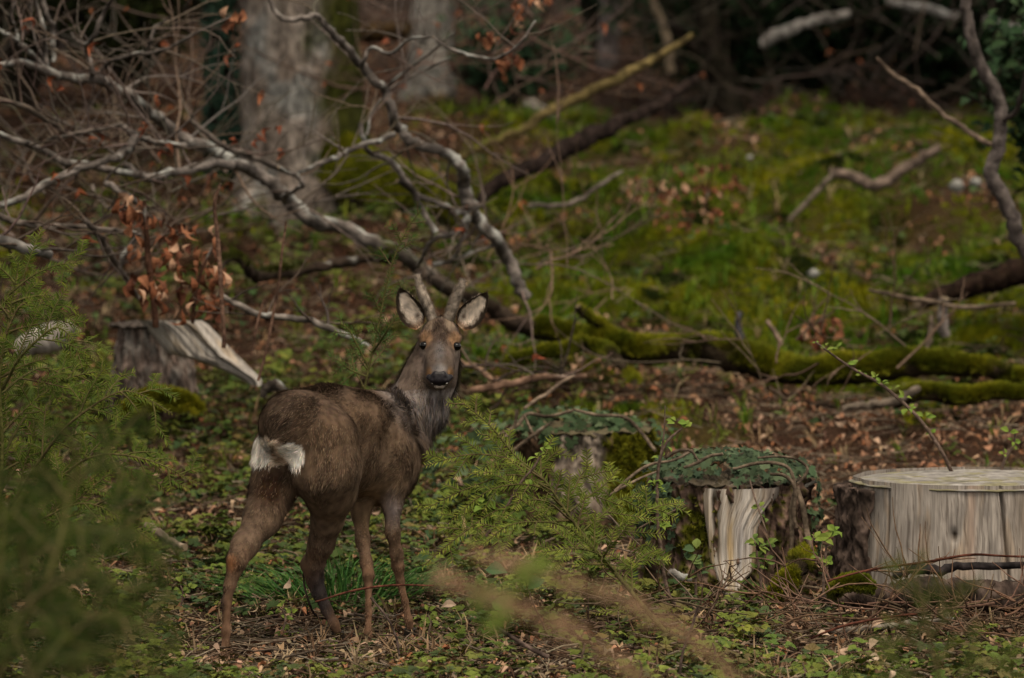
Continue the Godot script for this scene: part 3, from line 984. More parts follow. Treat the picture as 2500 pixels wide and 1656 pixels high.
		for i in q[0].size():
			var nn: Vector3 = q[1][i]
			xs.append(frame(q[0][i], nn + Vector3(rand(-.6, .6), rand(0, 1.2), rand(-.6, .6)), nn.cross(Vector3(.2, .3, .9)), rand(.004, .008), 0.008))
			cs.append(vary(mixc(q[2][i], Color(0.4, 0.335, 0.27), 0.5), 0.3))
		var an := build("antler", mb, M.skin, t)
		stuff("velvet", hair_mesh(), M.fur, xs, cs, an)
	# eyes
	for e in [[1033, 857, .1865], [1112, 859, .1865]]:
		var sm := SphereMesh.new()
		sm.radius = 0.0132; sm.height = 0.0235; sm.radial_segments = 24; sm.rings = 14
		var em: StandardMaterial3D = M.eye.duplicate()
		em.albedo_color = Color(0.016, 0.012, 0.012)
		var eo := part("eye", sm, em, t)
		eo.position = dq(e[0], e[1], e[2]) - t.position
	under_coat = false
	# nose pad with its two nostrils
	var nb := []
	bone(nb, [1062, 922, .1, 9], [1080, 922, .1, 9], Vector3.UP, 0.012)
	bone(nb, [1046, 930, .112, 8], [1056, 936, .103, 10], Vector3.UP, 0.012)
	bone(nb, [1097, 930, .112, 8], [1087, 936, .103, 10], Vector3.UP, 0.012)
	bone(nb, [1063, 935, .1, 11], [1079, 935, .1, 11], Vector3.UP, 0.012)
	bone(nb, [1071, 940, .1, 8], [1071, 944, .1, 6], Vector3.UP, 0.01)
	var np := skin(nb, 0.0022, [[dq(1054, 929, .084), 0.0062, 0.004], [dq(1088, 929, .084), 0.0062, 0.004]])
	for i in np.v.size():
		np.c[i] = Color(0.016, 0.015, 0.016)
	build("nose", np, M.nose, t)
	# white patches on the upper lip, pale chin
	for q in [[1055, 942, .096, 3.8], [1088, 942, .096, 3.8]]:
		var wb := []
		bone(wb, q, [q[0] + (q[0] - 1071) * 0.25, q[1] - 3, q[2] + .004, 4.0], Vector3.UP, 0.004)
		var wm := skin(wb, 0.0022)
		for i in wm.v.size():
			wm.c[i] = Color(0.66, 0.63, 0.6)
		build("lip_patch", wm, M.skin, t)
	var cb := []
	chain(cb, [[1060, 951.5, .106, 3.0], [1065, 952.5, .101, 4.2], [1077, 952.5, .101, 4.2], [1082, 951.5, .106, 3.0]], Vector3.UP, 0.004)
	var cm := skin(cb, 0.0022)
	for i in cm.v.size():
		cm.c[i] = Color(0.2, 0.165, 0.14)
	build("chin", cm, M.skin, t)
	# cloven hooves
	for hq in [[566, 1580, -.335], [824, 1545, .01], [898, 1570, .0], [1000, 1548, .1]]:
		for sd in [-1.0, 1.0]:
			var p := dq(hq[0] + sd * 6.0, hq[1], hq[2])
			var q := Vector3(p.x + sd * 0.003, ground(p.x, p.z) - 0.004, p.z - 0.014)
			var mb := MB.new()
			tube(mb, PackedVector3Array([p, p.lerp(q, 0.5), q]), PackedFloat32Array([0.009, 0.0125, 0.0135]), 10, 0.02, func(_p, _n, _w): return Color(0.03, 0.025, 0.022))
			build("hoof", mb, M.hoof, t)

# ---------- wood: trees, fallen limbs, stumps ----------
func bark_tint(base: Color, lichen: float, moss: float) -> Callable:
	return func(p: Vector3, n: Vector3, w: float) -> Color:
		if w > 1.5:
			return Color(0.3, 0.23, 0.16)
		var a := n2.get_noise_3dv(p * 16.0)
		var c := base * (0.85 + a * 1.1)
		c = mixc(c, Color(0.47, 0.47, 0.44), ss(0.12, 0.34, n3.get_noise_3dv(p * 15.0) * 0.7 + n3.get_noise_3dv(p * 5.0) * 0.5 + n.y * 0.2 + lichen - 0.5))
		c = mixc(c, base * 0.45, ss(0.2, 0.5, n2.get_noise_3dv(p * 34.0 + Vector3(5, 5, 5)) - n.y * 0.15) * 0.85)
		return mixc(c, mixc(Color(0.1, 0.115, 0.012), Color(0.05, 0.065, 0.012), 0.5 + a), ss(0.35, 0.75, n.y * 0.5 + n3.get_noise_3dv(p * 4.0) * 0.6 + moss - 0.3))

func moss_tint(p: Vector3, n: Vector3, w: float) -> Color:
	if w > 1.5:
		return Color(0.34, 0.26, 0.16)
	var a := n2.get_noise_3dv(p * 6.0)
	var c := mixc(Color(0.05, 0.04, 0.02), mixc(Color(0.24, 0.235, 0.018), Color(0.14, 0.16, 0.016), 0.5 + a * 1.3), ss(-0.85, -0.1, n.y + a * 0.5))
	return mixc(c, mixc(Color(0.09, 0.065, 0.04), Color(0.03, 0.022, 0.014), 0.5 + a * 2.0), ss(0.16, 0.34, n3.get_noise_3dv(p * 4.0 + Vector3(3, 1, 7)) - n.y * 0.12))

func limb(called: String, list: Array, material: Material, tint: Callable, parent: Node, sides := 9, rough := 0.22, per := 6) -> MB:
	var q := path(list)
	var s := spline(q[0], q[1], per)
	# crooked, as dead branches are
	var pts: PackedVector3Array = s[0]
	for i in range(1, pts.size() - 1):
		var k: float = minf(s[1][i] * 0.5, 0.012)
		pts[i] += Vector3(n1.get_noise_3dv(pts[i] * 5.0), n1.get_noise_3dv(pts[i] * 5.0 + Vector3(7, 7, 7)), n1.get_noise_3dv(pts[i] * 4.0 + Vector3(1, 8, 3))) * k
	if sides <= 14 and sides > 6:      # snapped, angular growth
		for i in range(2, pts.size() - 2, 3):
			pts[i] += Vector3(rand(-1, 1), rand(-1, 1), rand(-.6, .6)) * minf(s[1][i] * 0.55, 0.011)
	var mb := MB.new()
	tube(mb, pts, s[1], sides, rough, tint, true)
	build(called, mb, material, parent)
	return mb

func moss_fuzz(mb: MB, parent: Node3D, count: int, size: float, threshold := -0.2) -> void:
	var s := spread(mb, count)
	var xf := [[], []]
	var cl := [[], []]
	for i in s[0].size():
		var c: Color = s[2][i]
		var nn: Vector3 = s[1][i]
		if nn.y < threshold or c.g < c.r * 0.93 or c.b > c.g * 0.5:
			continue
		var k := rng.randi() % 2
		var z := size * rand(0.6, 1.3)
		xf[k].append(frame(s[0][i] + parent.position, nn + Vector3(rand(-.4, .4), rand(-.3, .5), rand(-.4, .4)), Vector3(rand(-1, 1), 0.1, rand(-1, 1)), z, z))
		cl[k].append(vary(c * 1.15, 0.3))
	for k in 2:
		if xf[k].size():
			stuff("moss", moss_mesh(k), M.blade, xf[k], cl[k], parent)

func side_twigs(lists: Array, parent: Node3D, each: int, length: float, base: Color, leaves := 0.0) -> void:
	var mb := MB.new()
	var xf := []
	var cl := []
	for list in lists:
		var q := path(list)
		var s := spline(q[0], q[1], 4)
		var m: int = s[0].size()
		for i in each:
			var k := int(rand(0.1, 0.98) * (m - 1))
			var tg: Vector3 = (s[0][mini(k + 1, m - 1)] - s[0][maxi(k - 1, 0)]).normalized()
			var dir := (tg * rand(-.2, 0.9) + Vector3(rand(-1, 1), rand(-0.45, 1.0), rand(-.7, .7))).normalized()
			var ln := length * rand(0.35, 1.2)
			var w := wander(s[0][k], dir, ln, 6, 0.28)
			var r: float = minf(s[1][k] * 0.45, 0.0055)
			var c := vary(base, 0.35)
			tube(mb, w, taper(7, r, 0.0011), 4, 0.0, func(_p, _n, _w): return c, false)
			for j in 2:
				if rng.randf() < 0.7:
					var w2 := wander(w[2 + j * 2], (w[3 + j * 2] - w[2 + j * 2]).normalized() + Vector3(rand(-.8, .8), rand(-.5, .8), rand(-.8, .8)), ln * 0.45, 4, 0.25)
					tube(mb, w2, taper(5, r * 0.5, 0.0009), 3, 0.0, func(_p, _n, _w): return c, false)
					if rng.randf() < leaves:
						for g in 2:
							xf.append(tilt(w2[4 - g], rand(0, TAU), 1.2, Vector3.ONE * rand(.03, .055)))
							cl.append(vary(Color(0.19, 0.06, 0.03), 0.4))
	if mb.v.size():
		build("twigs", mb, M.twig, parent).set_meta("kind", "stuff")
	if xf.size():
		stuff("withered_leaves", dry_leaf_mesh(1), M.dry, xf, cl, parent)

func trees() -> void:
	# the big beech behind the limbs
	var t := thing("beech_tree", "big grey beech trunk with mossy buttress root behind the bare fallen limbs", "tree", at(735, 530, 21.5))
	var tint := func(p: Vector3, n: Vector3, w: float) -> Color:
		var a := n2.get_noise_3dv(p * Vector3(5, 2, 5))
		var c := mixc(Color(0.29, 0.225, 0.185), Color(0.6, 0.515, 0.45), 0.45 + a * 1.6)
		c = mixc(c, Color(0.06, 0.045, 0.035), ss(0.1, 0.35, n2.get_noise_3dv(p * Vector3(14, 2, 14))) * 0.7)
		c = mixc(c, Color(0.38, 0.37, 0.35), ss(0.1, 0.3, n3.get_noise_3dv(p * Vector3(4, 2.5, 4)) - absf(n.x + 0.1) * 0.2))
		c = mixc(c, Color(0.5, 0.48, 0.45), ss(0.75, 0.5, p.y + a * 0.3) * ss(-0.3, 0.2, n.x) * 0.8)
		return mixc(c, mixc(Color(0.075, 0.08, 0.012), Color(0.05, 0.055, 0.014), 0.5 + a), ss(0.62, 0.85, p.y + a * 0.4) * ss(0.15, 0.4, n.x + a * 0.7 + 0.1 * (0.9 - p.y)))
	var mb := limb("trunk", [[758, 580, 21.5, 235], [752, 515, 21.5, 200], [746, 430, 21.5, 170], [740, 300, 21.5, 150], [736, 150, 21.5, 146], [730, -50, 21.5, 142], [716, -300, 21.5, 125], [705, -700, 21.5, 98], [690, -1800, 21.5, 80], [700, -3000, 21.5, 50]], M.bark, tint, t, 40, 0.07, 8)
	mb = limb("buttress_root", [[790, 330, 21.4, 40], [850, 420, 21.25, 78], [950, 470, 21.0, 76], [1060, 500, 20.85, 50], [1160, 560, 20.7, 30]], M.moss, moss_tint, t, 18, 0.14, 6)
	moss_fuzz(mb, t, 5000, 0.03)
	mb = limb("buttress_root", [[680, 470, 21.4, 60], [620, 520, 21.2, 50], [560, 570, 21.0, 30]], M.bark, tint, t, 14, 0.1, 5)
	# the ivy grown stem left of it
	t = thing("ivy_clad_tree", "dark thin trunk clad in ivy left of the big beech", "tree", at(545, 540, 22.0))
	mb = limb("trunk", [[548, 560, 22.0, 40], [545, 400, 22.0, 30], [540, 150, 22.0, 28], [535, -100, 22.0, 27], [530, -1500, 22.0, 22]], M.bark, bark_tint(Color(0.05, 0.035, 0.028), 0.0, 0.1), t, 12, 0.15)
	var xf := []
	var cl := []
	var s := spread(mb, 2600)
	for i in s[0].size():
		var nn: Vector3 = s[1][i]
		xf.append(frame(s[0][i] + t.position + nn * rand(.0, .05), nn + Vector3(rand(-.4, .4), rand(-.2, .6), rand(-.4, .4)), Vector3(rand(-.5, .5), -1, rand(-.5, .5)), 0.05, 0.05))
		cl.append(vary(Color(0.022, 0.042, 0.028), 0.4))
	stuff("ivy_leaves", ivy_leaf_mesh(1).mesh(), M.ivy, xf, cl, t)
	# farther trunks
	t = thing("grey_tree", "pale grey tree trunk farther back, right of the big beech", "tree", at(1045, 262, 28.5))
	limb("trunk", [[1035, 290, 28.5, 95], [1048, 235, 28.5, 66], [1052, 150, 28.5, 55], [1060, 0, 28.5, 52], [1068, -600, 28.5, 46], [1060, -2200, 28.5, 26]], M.bark, bark_tint(Color(0.66, 0.61, 0.55), 0.4, -0.6), t, 20, 0.08)
	limb("root", [[1030, 225, 28.3, 26], [990, 255, 28.1, 26], [950, 285, 27.9, 16]], M.bark, bark_tint(Color(0.27, 0.26, 0.24), 0.3, -0.2), t, 12, 0.1)
	t = thing("thin_tree", "slender purplish grey trunk standing far back right of centre", "tree", at(1485, 195, 32.0))
	limb("trunk", [[1483, 225, 32, 30], [1484, 150, 32, 26], [1487, 0, 32, 24], [1490, -900, 32, 20], [1490, -2400, 32, 10]], M.bark, bark_tint(Color(0.34, 0.28, 0.27), 0.15, -0.5), t, 12, 0.08)
	t = thing("leaning_pole_tree", "thin pale leaning stem above the mossy diagonal branch", "tree", at(1634, 150, 27.0))
	limb("trunk", [[1642, 175, 27, 12], [1630, 100, 27, 12], [1612, 45, 27, 11], [1594, -20, 27, 10], [1540, -300, 27, 9], [1480, -1000, 27, 5]], M.branch, bark_tint(Color(0.42, 0.32, 0.22), 0.0, -0.5), t, 8)
	t = thing("shaded_tree", "dark mossy trunk in the shade near the top right", "tree", at(1760, 300, 27.5))
	limb("trunk", [[1800, 330, 27.5, 40], [1765, 200, 27.5, 32], [1725, 60, 27.5, 28], [1690, -60, 27.5, 26], [1600, -800, 27.5, 20]], M.bark, bark_tint(Color(0.06, 0.05, 0.035), 0.0, 0.25), t, 12)
	# young tree at the right edge
	t = thing("young_tree", "crooked slim grey sapling stem at the right edge before the dark shrubs", "tree", at(2560, 760, 16.0))
	limb("trunk", [[2590, 860, 16.0, 22], [2520, 640, 16.0, 20], [2486, 560, 16.0, 19], [2446, 485, 16.0, 19], [2420, 425, 16.0, 18], [2436, 350, 16.0, 17], [2447, 290, 16.0, 16.5], [2425, 215, 16.0, 16], [2386, 140, 16.0, 15], [2366, 50, 16.0, 14], [2350, -30, 16.0, 13], [2320, -300, 16.0, 11], [2350, -1200, 16.0, 5]], M.branch, bark_tint(Color(0.15, 0.125, 0.115), 0.05, -0.35), t, 12, 0.12)
	limb("branch", [[2447, 300, 16.0, 7], [2480, 270, 15.9, 6], [2500, 200, 15.8, 5], [2530, 60, 15.7, 4]], M.branch, bark_tint(Color(0.13, 0.105, 0.095), 0.0, -0.4), t, 7)
	limb("branch", [[2424, 354, 16.0, 7], [2371, 328, 16.1, 7], [2300, 272, 16.2, 6.5], [2230, 214, 16.3, 6], [2166, 168, 16.4, 5.5], [2140, 141, 16.4, 4.5]], M.branch, bark_tint(Color(0.24, 0.175, 0.13), 0.0, -0.4), t, 7)

var _sink: Array = []

func fallen() -> void:
	var grey := Color(0.25, 0.215, 0.195)
	var bark := bark_tint(grey, 0.44, -0.35)
	var mossy := bark_tint(Color(0.07, 0.05, 0.038), 0.1, 0.4)
	# the fallen tree: a mossy trunk on the right whose bare limbs reach up to the left
	var t := thing("fallen_tree", "fallen tree with mossy trunk lying behind the stumps and bare lichened limbs reaching left", "fallen tree", at(1900, 930, 16.6))
	var trunk := [[1300, 800, 16.9, 26], [1345, 812, 16.9, 27], [1399, 824, 16.9, 28], [1468, 836, 16.8, 29], [1532, 853, 16.8, 33], [1608, 861, 16.8, 34], [1665, 862, 16.7, 28], [1722, 856, 16.7, 37], [1779, 864, 16.6, 41], [1836, 887, 16.6, 39], [1900, 902, 16.6, 37], [1965, 914, 16.5, 30], [2053, 903, 16.5, 37], [2159, 899, 16.5, 36], [2283, 889, 16.5, 30], [2371, 902, 16.5, 24], [2459, 916, 16.5, 18], [2560, 925, 16.5, 12]]
	for q in trunk:
		q[3] *= 0.9
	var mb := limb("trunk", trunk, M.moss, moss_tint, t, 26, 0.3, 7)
	moss_fuzz(mb, t, 14000, 0.026)
	mb = limb("mossy_branch", [[1235, 892, 16.5, 8], [1262, 882, 16.5, 12], [1304, 873, 16.5, 14], [1380, 856, 16.55, 14], [1430, 848, 16.6, 15], [1464, 856, 16.6, 14], [1506, 880, 16.5, 13], [1532, 909, 16.4, 11], [1548, 934, 16.3, 9]], M.moss, moss_tint, t, 12, 0.16, 6)
	moss_fuzz(mb, t, 3500, 0.02)
	mb = limb("mossy_branch", [[1410, 748, 16.7, 9], [1445, 780, 16.75, 10], [1478, 815, 16.8, 13], [1500, 840, 16.8, 13]], M.moss, moss_tint, t, 10, 0.14, 5)
	moss_fuzz(mb, t, 900, 0.018)
	mb = limb("mossy_branch", [[2180, 985, 16.0, 14], [2230, 967, 16.0, 18], [2335, 966, 16.0, 20], [2441, 966, 16.0, 17], [2540, 960, 16.0, 12]], M.moss, moss_tint, t, 12, 0.16, 5)
	moss_fuzz(mb, t, 3500, 0.022)
	limb("branch", [[2060, 1000, 15.9, 8], [2130, 985, 15.9, 10], [2190, 975, 15.9, 12], [2240, 950, 15.95, 10]], M.branch, bark_tint(Color(0.2, 0.16, 0.125), 0.1, -0.4), t)
	var main: Array = [[40, 152, 15.6, 10], [116, 174, 15.7, 13], [180, 193, 15.8, 14], [225, 194, 15.8, 15], [267, 208, 15.9, 16], [327, 243, 16.0, 17], [370, 278, 16.1, 18], [422, 317, 16.2, 17], [475, 345, 16.2, 18], [538, 370, 16.3, 18], [581, 398, 16.3, 19], [633, 433, 16.4, 20], [669, 457, 16.4, 20], [704, 493, 16.5, 22], [757, 531, 16.5, 23], [824, 552, 16.6, 22], [919, 602, 16.6, 23], [1014, 645, 16.7, 24], [1098, 702, 16.7, 24], [1193, 742, 16.8, 25], [1260, 788, 16.85, 26], [1310, 803, 16.9, 27]]
	for q in main:
		q[3] *= 0.8
	var turn := at(930, 600, 16.6).x
	var aged := func(p: Vector3, n: Vector3, w: float) -> Color:
		return mixc(bark.call(p, n, w), mossy.call(p, n, w), ss(-0.1, 0.15, p.x - turn + n2.get_noise_3dv(p * 5.0) * 0.3))
	limb("limb", main, M.branch, aged, t, 14, 0.3, 6)
	var second := [[655, -10, 15.6, 6], [680, 34, 15.6, 8], [697, 46, 15.6, 9], [739, 48, 15.6, 9], [785, 46, 15.7, 9], [797, 65, 15.7, 10], [833, 104, 15.8, 12], [882, 165, 15.9, 13], [910, 200, 15.9, 13], [940, 224, 16.0, 13], [956, 274, 16.0, 14], [974, 313, 16.1, 15], [998, 338, 16.1, 16], [1044, 355, 16.1, 15], [1107, 382, 16.2, 16], [1125, 405, 16.2, 17], [1136, 450, 16.3, 20], [1143, 500, 16.3, 21], [1171, 533, 16.4, 19], [1204, 576, 16.4, 18], [1240, 640, 16.5, 19], [1268, 695, 16.5, 18], [1286, 726, 16.5, 17]]
	for q in second:
		q[3] *= 0.82
	limb("limb", second, M.branch, bark, t, 14, 0.24, 5)
	var subs: Array = [
		[[966, 328, 16.0, 8], [930, 342, 16.0, 8], [882, 357, 15.9, 8], [841, 374, 15.9, 8], [792, 394, 15.8, 8], [757, 412, 15.8, 8], [718, 424, 15.8, 6], [680, 408, 15.7, 4]],
		[[722, 424, 15.8, 7], [736, 444, 15.8, 7], [722, 460, 15.9, 6], [692, 480, 16.2, 8]],
		[[882, 166, 15.9, 6], [890, 140, 15.8, 6], [896, 123, 15.8, 5.5], [949, 130, 15.7, 5], [1002, 96, 15.6, 4.5], [1058, 90, 15.5, 3.5]],
		[[1058, 92, 15.5, 3], [1079, 109, 15.5, 4], [1132, 130, 15.5, 5], [1185, 144, 15.5, 5], [1238, 130, 15.4, 4.5], [1280, 92, 15.3, 4], [1308, 50, 15.3, 3]],
		[[942, 215, 16.0, 4], [980, 180, 15.9, 4], [1044, 134, 15.8, 3.5], [1110, 80, 15.7, 2.5]],
		[[944, 222, 16.0, 4], [1000, 190, 16.0, 3.5], [1100, 141, 15.9, 2.5]],
		[[895, 330, 15.9, 4], [905, 280, 15.9, 4], [930, 240, 15.9, 4]],
		[[880, 300, 16.0, 6], [885, 340, 16.0, 7], [915, 380, 16.1, 8], [947, 390, 16.1, 9], [987, 435, 16.1, 9], [1024, 502, 16.2, 9], [1064, 568, 16.2, 9]],
		[[969, 441, 16.1, 6], [1024, 478, 16.2, 8], [1080, 503, 16.2, 8], [1125, 518, 16.3, 9], [1150, 521, 16.3, 10]],
		[[1146, 524, 16.3, 9], [1116, 570, 16.3, 8], [1070, 579, 16.3, 8], [1033, 625, 16.4, 6], [1020, 650, 16.5, 6]],
		[[1146, 533, 16.3, 7], [1125, 594, 16.3, 6], [1094, 640, 16.4, 6], [1057, 649, 16.4, 7]],
		[[1210, 600, 16.4, 6], [1183, 606, 16.4, 5], [1094, 642, 16.4, 5]],
		[[225, 182, 15.8, 8], [225, 171, 15.7, 8], [216, 136, 15.7, 7], [212, 111, 15.6, 7], [230, 80, 15.5, 7], [250, 36, 15.5, 6], [273, -5, 15.4, 5], [300, -80, 15.3, 3]],
		[[212, 111, 15.6, 5], [195, 103, 15.6, 5.5], [172, 80, 15.6, 4]],
		[[234, 182, 15.8, 6], [255, 161, 15.8, 6.5], [284, 143, 15.7, 6], [330, 132, 15.7, 6], [366, 129, 15.6, 5], [400, 119, 15.6, 4.5], [460, 90, 15.5, 4], [530, 57, 15.5, 3], [565, 40, 15.5, 2.5]],
		[[359, 127, 15.7, 5], [368, 95, 15.6, 5], [375, 70, 15.6, 5], [404, 48, 15.6, 3]],
		[[111, 170, 15.7, 8], [107, 125, 15.7, 7], [105, 68, 15.6, 6], [90, 20, 15.6, 5], [70, -40, 15.5, 4]],
		[[108, 163, 15.7, 7], [85, 141, 15.7, 7], [62, 121, 15.6, 8], [45, 105, 15.6, 7], [18, 86, 15.5, 6], [-20, 60, 15.5, 5]],
		[[131, 150, 15.8, 6], [131, 128, 15.8, 7], [128, 71, 15.8, 7], [116, 36, 15.7, 7], [104, -5, 15.7, 7], [95, -80, 15.6, 6]],
		[[40, 152, 15.6, 9], [0, 160, 15.5, 9], [-60, 150, 15.4, 8]],
		[[45, 105, 15.6, 4], [38, 70, 15.6, 4], [25, 40, 15.5, 4], [40, -10, 15.5, 3]],
	]
	for s in subs:
		for q in s:
			q[3] *= 0.86
		limb("branch", s, M.branch, bark, t, 9, 0.22, 5)
	mb = limb("mossy_branch", [[530, 668, 16.0, 9], [586, 636, 16.2, 10], [605, 655, 16.2, 13], [640, 672, 16.3, 14], [718, 662, 16.4, 14], [803, 646, 16.5, 13], [870, 634, 16.55, 14], [950, 632, 16.6, 14]], M.branch, mossy, t, 10, 0.2, 5)
	moss_fuzz(mb, t, 1500, 0.02)
	side_twigs([main, second], t, 15, 0.5, Color(0.24, 0.195, 0.165), 0.1)
	side_twigs(subs, t, 3, 0.42, Color(0.24, 0.19, 0.16), 0.12)
	# other lying or hanging branches, each one a thing
	var pale := Color(0.23, 0.19, 0.165)
	var lying := [
		["grey lichened branch crossing the left edge above the brown leaf cluster", [[-40, 318, 15.2, 7], [0, 331, 15.2, 7], [52, 350, 15.2, 8], [105, 370, 15.3, 8], [160, 396, 15.3, 9], [215, 400, 15.3, 9], [250, 409, 15.4, 9], [325, 426, 15.4, 8]], grey, 0.3],
		["bare branch rising from the left edge to a fork under the main limb", [[-60, 528, 15.0, 9], [0, 504, 15.0, 9], [52, 483, 15.0, 9], [105, 452, 15.1, 9], [157, 428, 15.1, 9], [223, 404, 15.2, 9], [275, 389, 15.2, 9], [301, 370, 15.3, 11], [325, 349, 15.3, 12], [318, 325, 15.4, 9], [296, 302, 15.4, 7]], grey, 0.28],
		["thin brown branch slanting down at the upper left edge", [[-40, 225, 15.1, 6], [0, 243, 15.1, 6], [70, 267, 15.1, 7], [151, 317, 15.2, 6.5], [211, 352, 15.2, 5]], Color(0.17, 0.135, 0.11), 0.15],
		["thin pale twig bridging the two left branches", [[113, 341, 15.2, 5], [170, 329, 15.2, 6], [230, 318, 15.2, 5.5], [296, 302, 15.3, 5]], pale, 0.2],
		["short lichened broken branch end just below the main limb", [[325, 336, 15.4, 8], [360, 344, 15.4, 7], [393, 349, 15.4, 7], [452, 356, 15.5, 8]], grey, 0.35],
		["curved mossy branch above the brown leaf cluster", [[300, 400, 15.5, 8], [335, 420, 15.5, 10], [367, 434, 15.5, 11], [419, 420, 15.6, 11], [484, 406, 15.7, 12], [537, 399, 15.8, 12], [600, 410, 16.1, 10]], grey, 0.3],
		["long grey branch running in low from the left edge", [[-50, 520, 14.6, 7], [0, 530, 14.6, 8], [50, 542, 14.6, 8], [105, 551, 14.6, 8], [160, 552, 14.7, 7], [233, 556, 14.7, 6], [290, 564, 14.7, 6], [340, 572, 14.8, 7]], pale, 0.2],
		["straight bare branch leaning down towards the left stump", [[205, 535, 14.6, 6], [217, 549, 14.6, 7], [262, 609, 14.7, 8], [293, 660, 14.8, 7], [318, 695, 14.9, 6], [350, 742, 15.0, 5]], pale, 0.1],
		["forked twig joining the leaning branch from the right", [[340, 572, 14.8, 5], [318, 600, 14.8, 6], [295, 640, 14.8, 7], [290, 655, 14.8, 6]], grey, 0.3],
		["thick pale broken log end at the left edge above the yew", [[-60, 580, 14.2, 14], [0, 592, 14.2, 14], [65, 606, 14.2, 14], [120, 622, 14.3, 11]], Color(0.27, 0.25, 0.235), 0.3],
		["short dark branch sloping right beneath the left limbs", [[255, 446, 15.2, 8], [290, 466, 15.2, 8], [340, 496, 15.3, 8]], grey, 0.1],
		["straight pale branch lying along the main limb before the beech", [[460, 290, 15.9, 4], [490, 315, 15.9, 6], [524, 342, 15.9, 7], [570, 365, 16.0, 7], [620, 384, 16.0, 7], [680, 410, 16.1, 8], [720, 425, 16.2, 8]], pale, 0.1],
		["white lichened stick running down right behind the deer's rump", [[530, 718, 14.4, 7], [556, 730, 14.4, 7], [580, 741, 14.4, 8], [635, 769, 14.4, 8], [702, 775, 14.4, 8], [745, 781, 14.4, 8], [819, 808, 14.4, 9], [868, 828, 14.4, 7], [900, 846, 14.4, 5]], Color(0.3, 0.26, 0.23), 0.25],
		["long mossy olive branch leaning diagonally across the bank", [[1100, 396, 19.5, 9], [1130, 378, 19.5, 9], [1202, 348, 19.6, 10], [1273, 313, 19.7, 12], [1326, 281, 19.8, 12], [1396, 246, 19.9, 13], [1484, 208, 20.0, 13], [1554, 169, 20.1, 12], [1620, 130, 20.2, 10], [1690, 85, 20.3, 7]], Color(0.16, 0.12, 0.05), -0.2],
		["dark rotten log lying uphill across the green bank", [[1165, 505, 20.0, 12], [1220, 443, 20.1, 19], [1283, 412, 20.2, 18], [1343, 384, 20.4, 22], [1431, 338, 20.6, 24], [1502, 306, 20.8, 17], [1579, 271, 21.0, 14], [1666, 218, 21.2, 13], [1700, 195, 21.3, 10]], Color(0.055, 0.038, 0.032), -0.3],
		["thin pale branch lying on the grass below the dark log", [[1290, 503, 19.0, 5], [1340, 502, 19.0, 6], [1417, 486, 19.1, 6], [1466, 450, 19.1, 5.5], [1519, 419, 19.2, 4]], pale, 0.0],
		["crooked grey broken branch lying on the mossy bank at right", [[2030, 421, 21.0, 13], [2082, 430, 21.0, 14], [2124, 451, 21.0, 15], [2166, 444, 21.0, 15], [2198, 416, 21.0, 14], [2247, 388, 21.0, 13], [2295, 359, 21.0, 10]], Color(0.24, 0.18, 0.145), 0.05],
		["thin straight stick propped below the crooked branch on the bank", [[2036, 423, 20.9, 6], [2004, 455, 20.9, 7], [1960, 505, 20.8, 6], [1927, 540, 20.8, 5]], Color(0.25, 0.2, 0.16), 0.0],
		["pale weathered log among the dark shrubs at the top", [[1860, 108, 26.5, 12], [1890, 90, 26.5, 17], [1944, 66, 26.5, 13], [2000, 47, 26.5, 13], [2075, 34, 26.5, 11]], Color(0.55, 0.5, 0.46), 0.2],
		["silvery log lying behind the sapling at the top right", [[2165, 2, 26.5, 10], [2215, 12, 26.5, 12], [2265, 23, 26.5, 12], [2340, 40, 26.5, 11]], Color(0.58, 0.55, 0.52), 0.2],
		["grey log at the top right corner beyond the sapling", [[2400, 50, 26.5, 10], [2440, 62, 26.5, 12], [2476, 74, 26.5, 12], [2540, 82, 26.5, 11]], Color(0.58, 0.55, 0.52), 0.2],
		["dark thick log half buried near the right edge below the bank", [[2240, 745, 17.4, 10], [2290, 725, 17.5, 20], [2380, 698, 17.6, 28], [2460, 672, 17.7, 30], [2580, 640, 17.8, 30]], Color(0.045, 0.028, 0.02), -0.4],
		["pale stick lying crosswise below the half buried log", [[2120, 708, 17.0, 4], [2230, 730, 17.0, 6], [2330, 750, 17.0, 6], [2480, 742, 17.0, 5]], Color(0.2, 0.15, 0.11), 0.0],
		["brown fallen log leaning behind the grey tree", [[1105, 150, 27.0, 22], [1160, 190, 27.0, 26], [1220, 235, 27.0, 22]], Color(0.17, 0.115, 0.085), 0.1],
		["pale log end shining among dark shrubs behind the diagonal branch", [[1285, 250, 25.5, 14], [1320, 268, 25.5, 16], [1345, 285, 25.5, 12]], Color(0.34, 0.31, 0.27), 0.3],
		["mossy fallen trunk lying across behind the beech at the top", [[850, 75, 27.5, 22], [930, 82, 27.5, 24], [1000, 80, 27.5, 22]], Color(0.13, 0.08, 0.035), 0.0],
		["forked dry stick lying over the litter right of the deer's face", [[1120, 880, 15.5, 8], [1160, 896, 15.5, 8], [1195, 925, 15.4, 7], [1215, 938, 15.4, 5]], Color(0.3, 0.19, 0.13), 0.0],
		["long brown stick lying on the litter before the mossy trunk", [[1150, 955, 15.2, 9], [1230, 940, 15.2, 10], [1310, 922, 15.3, 9], [1430, 918, 15.4, 6]], Color(0.27, 0.165, 0.115), 0.0],
		["thin stick propped on the far ivy grown stump", [[1280, 998, 14.2, 4], [1330, 962, 14.4, 5], [1400, 918, 14.6, 4]], Color(0.3, 0.22, 0.16), 0.0],
		["pale peeled stick lying left of the deer on the ground shoots", [[352, 1282, 13.3, 9], [385, 1300, 13.3, 10], [420, 1322, 13.3, 10], [452, 1336, 13.2, 8]], Color(0.42, 0.33, 0.25), 0.1],
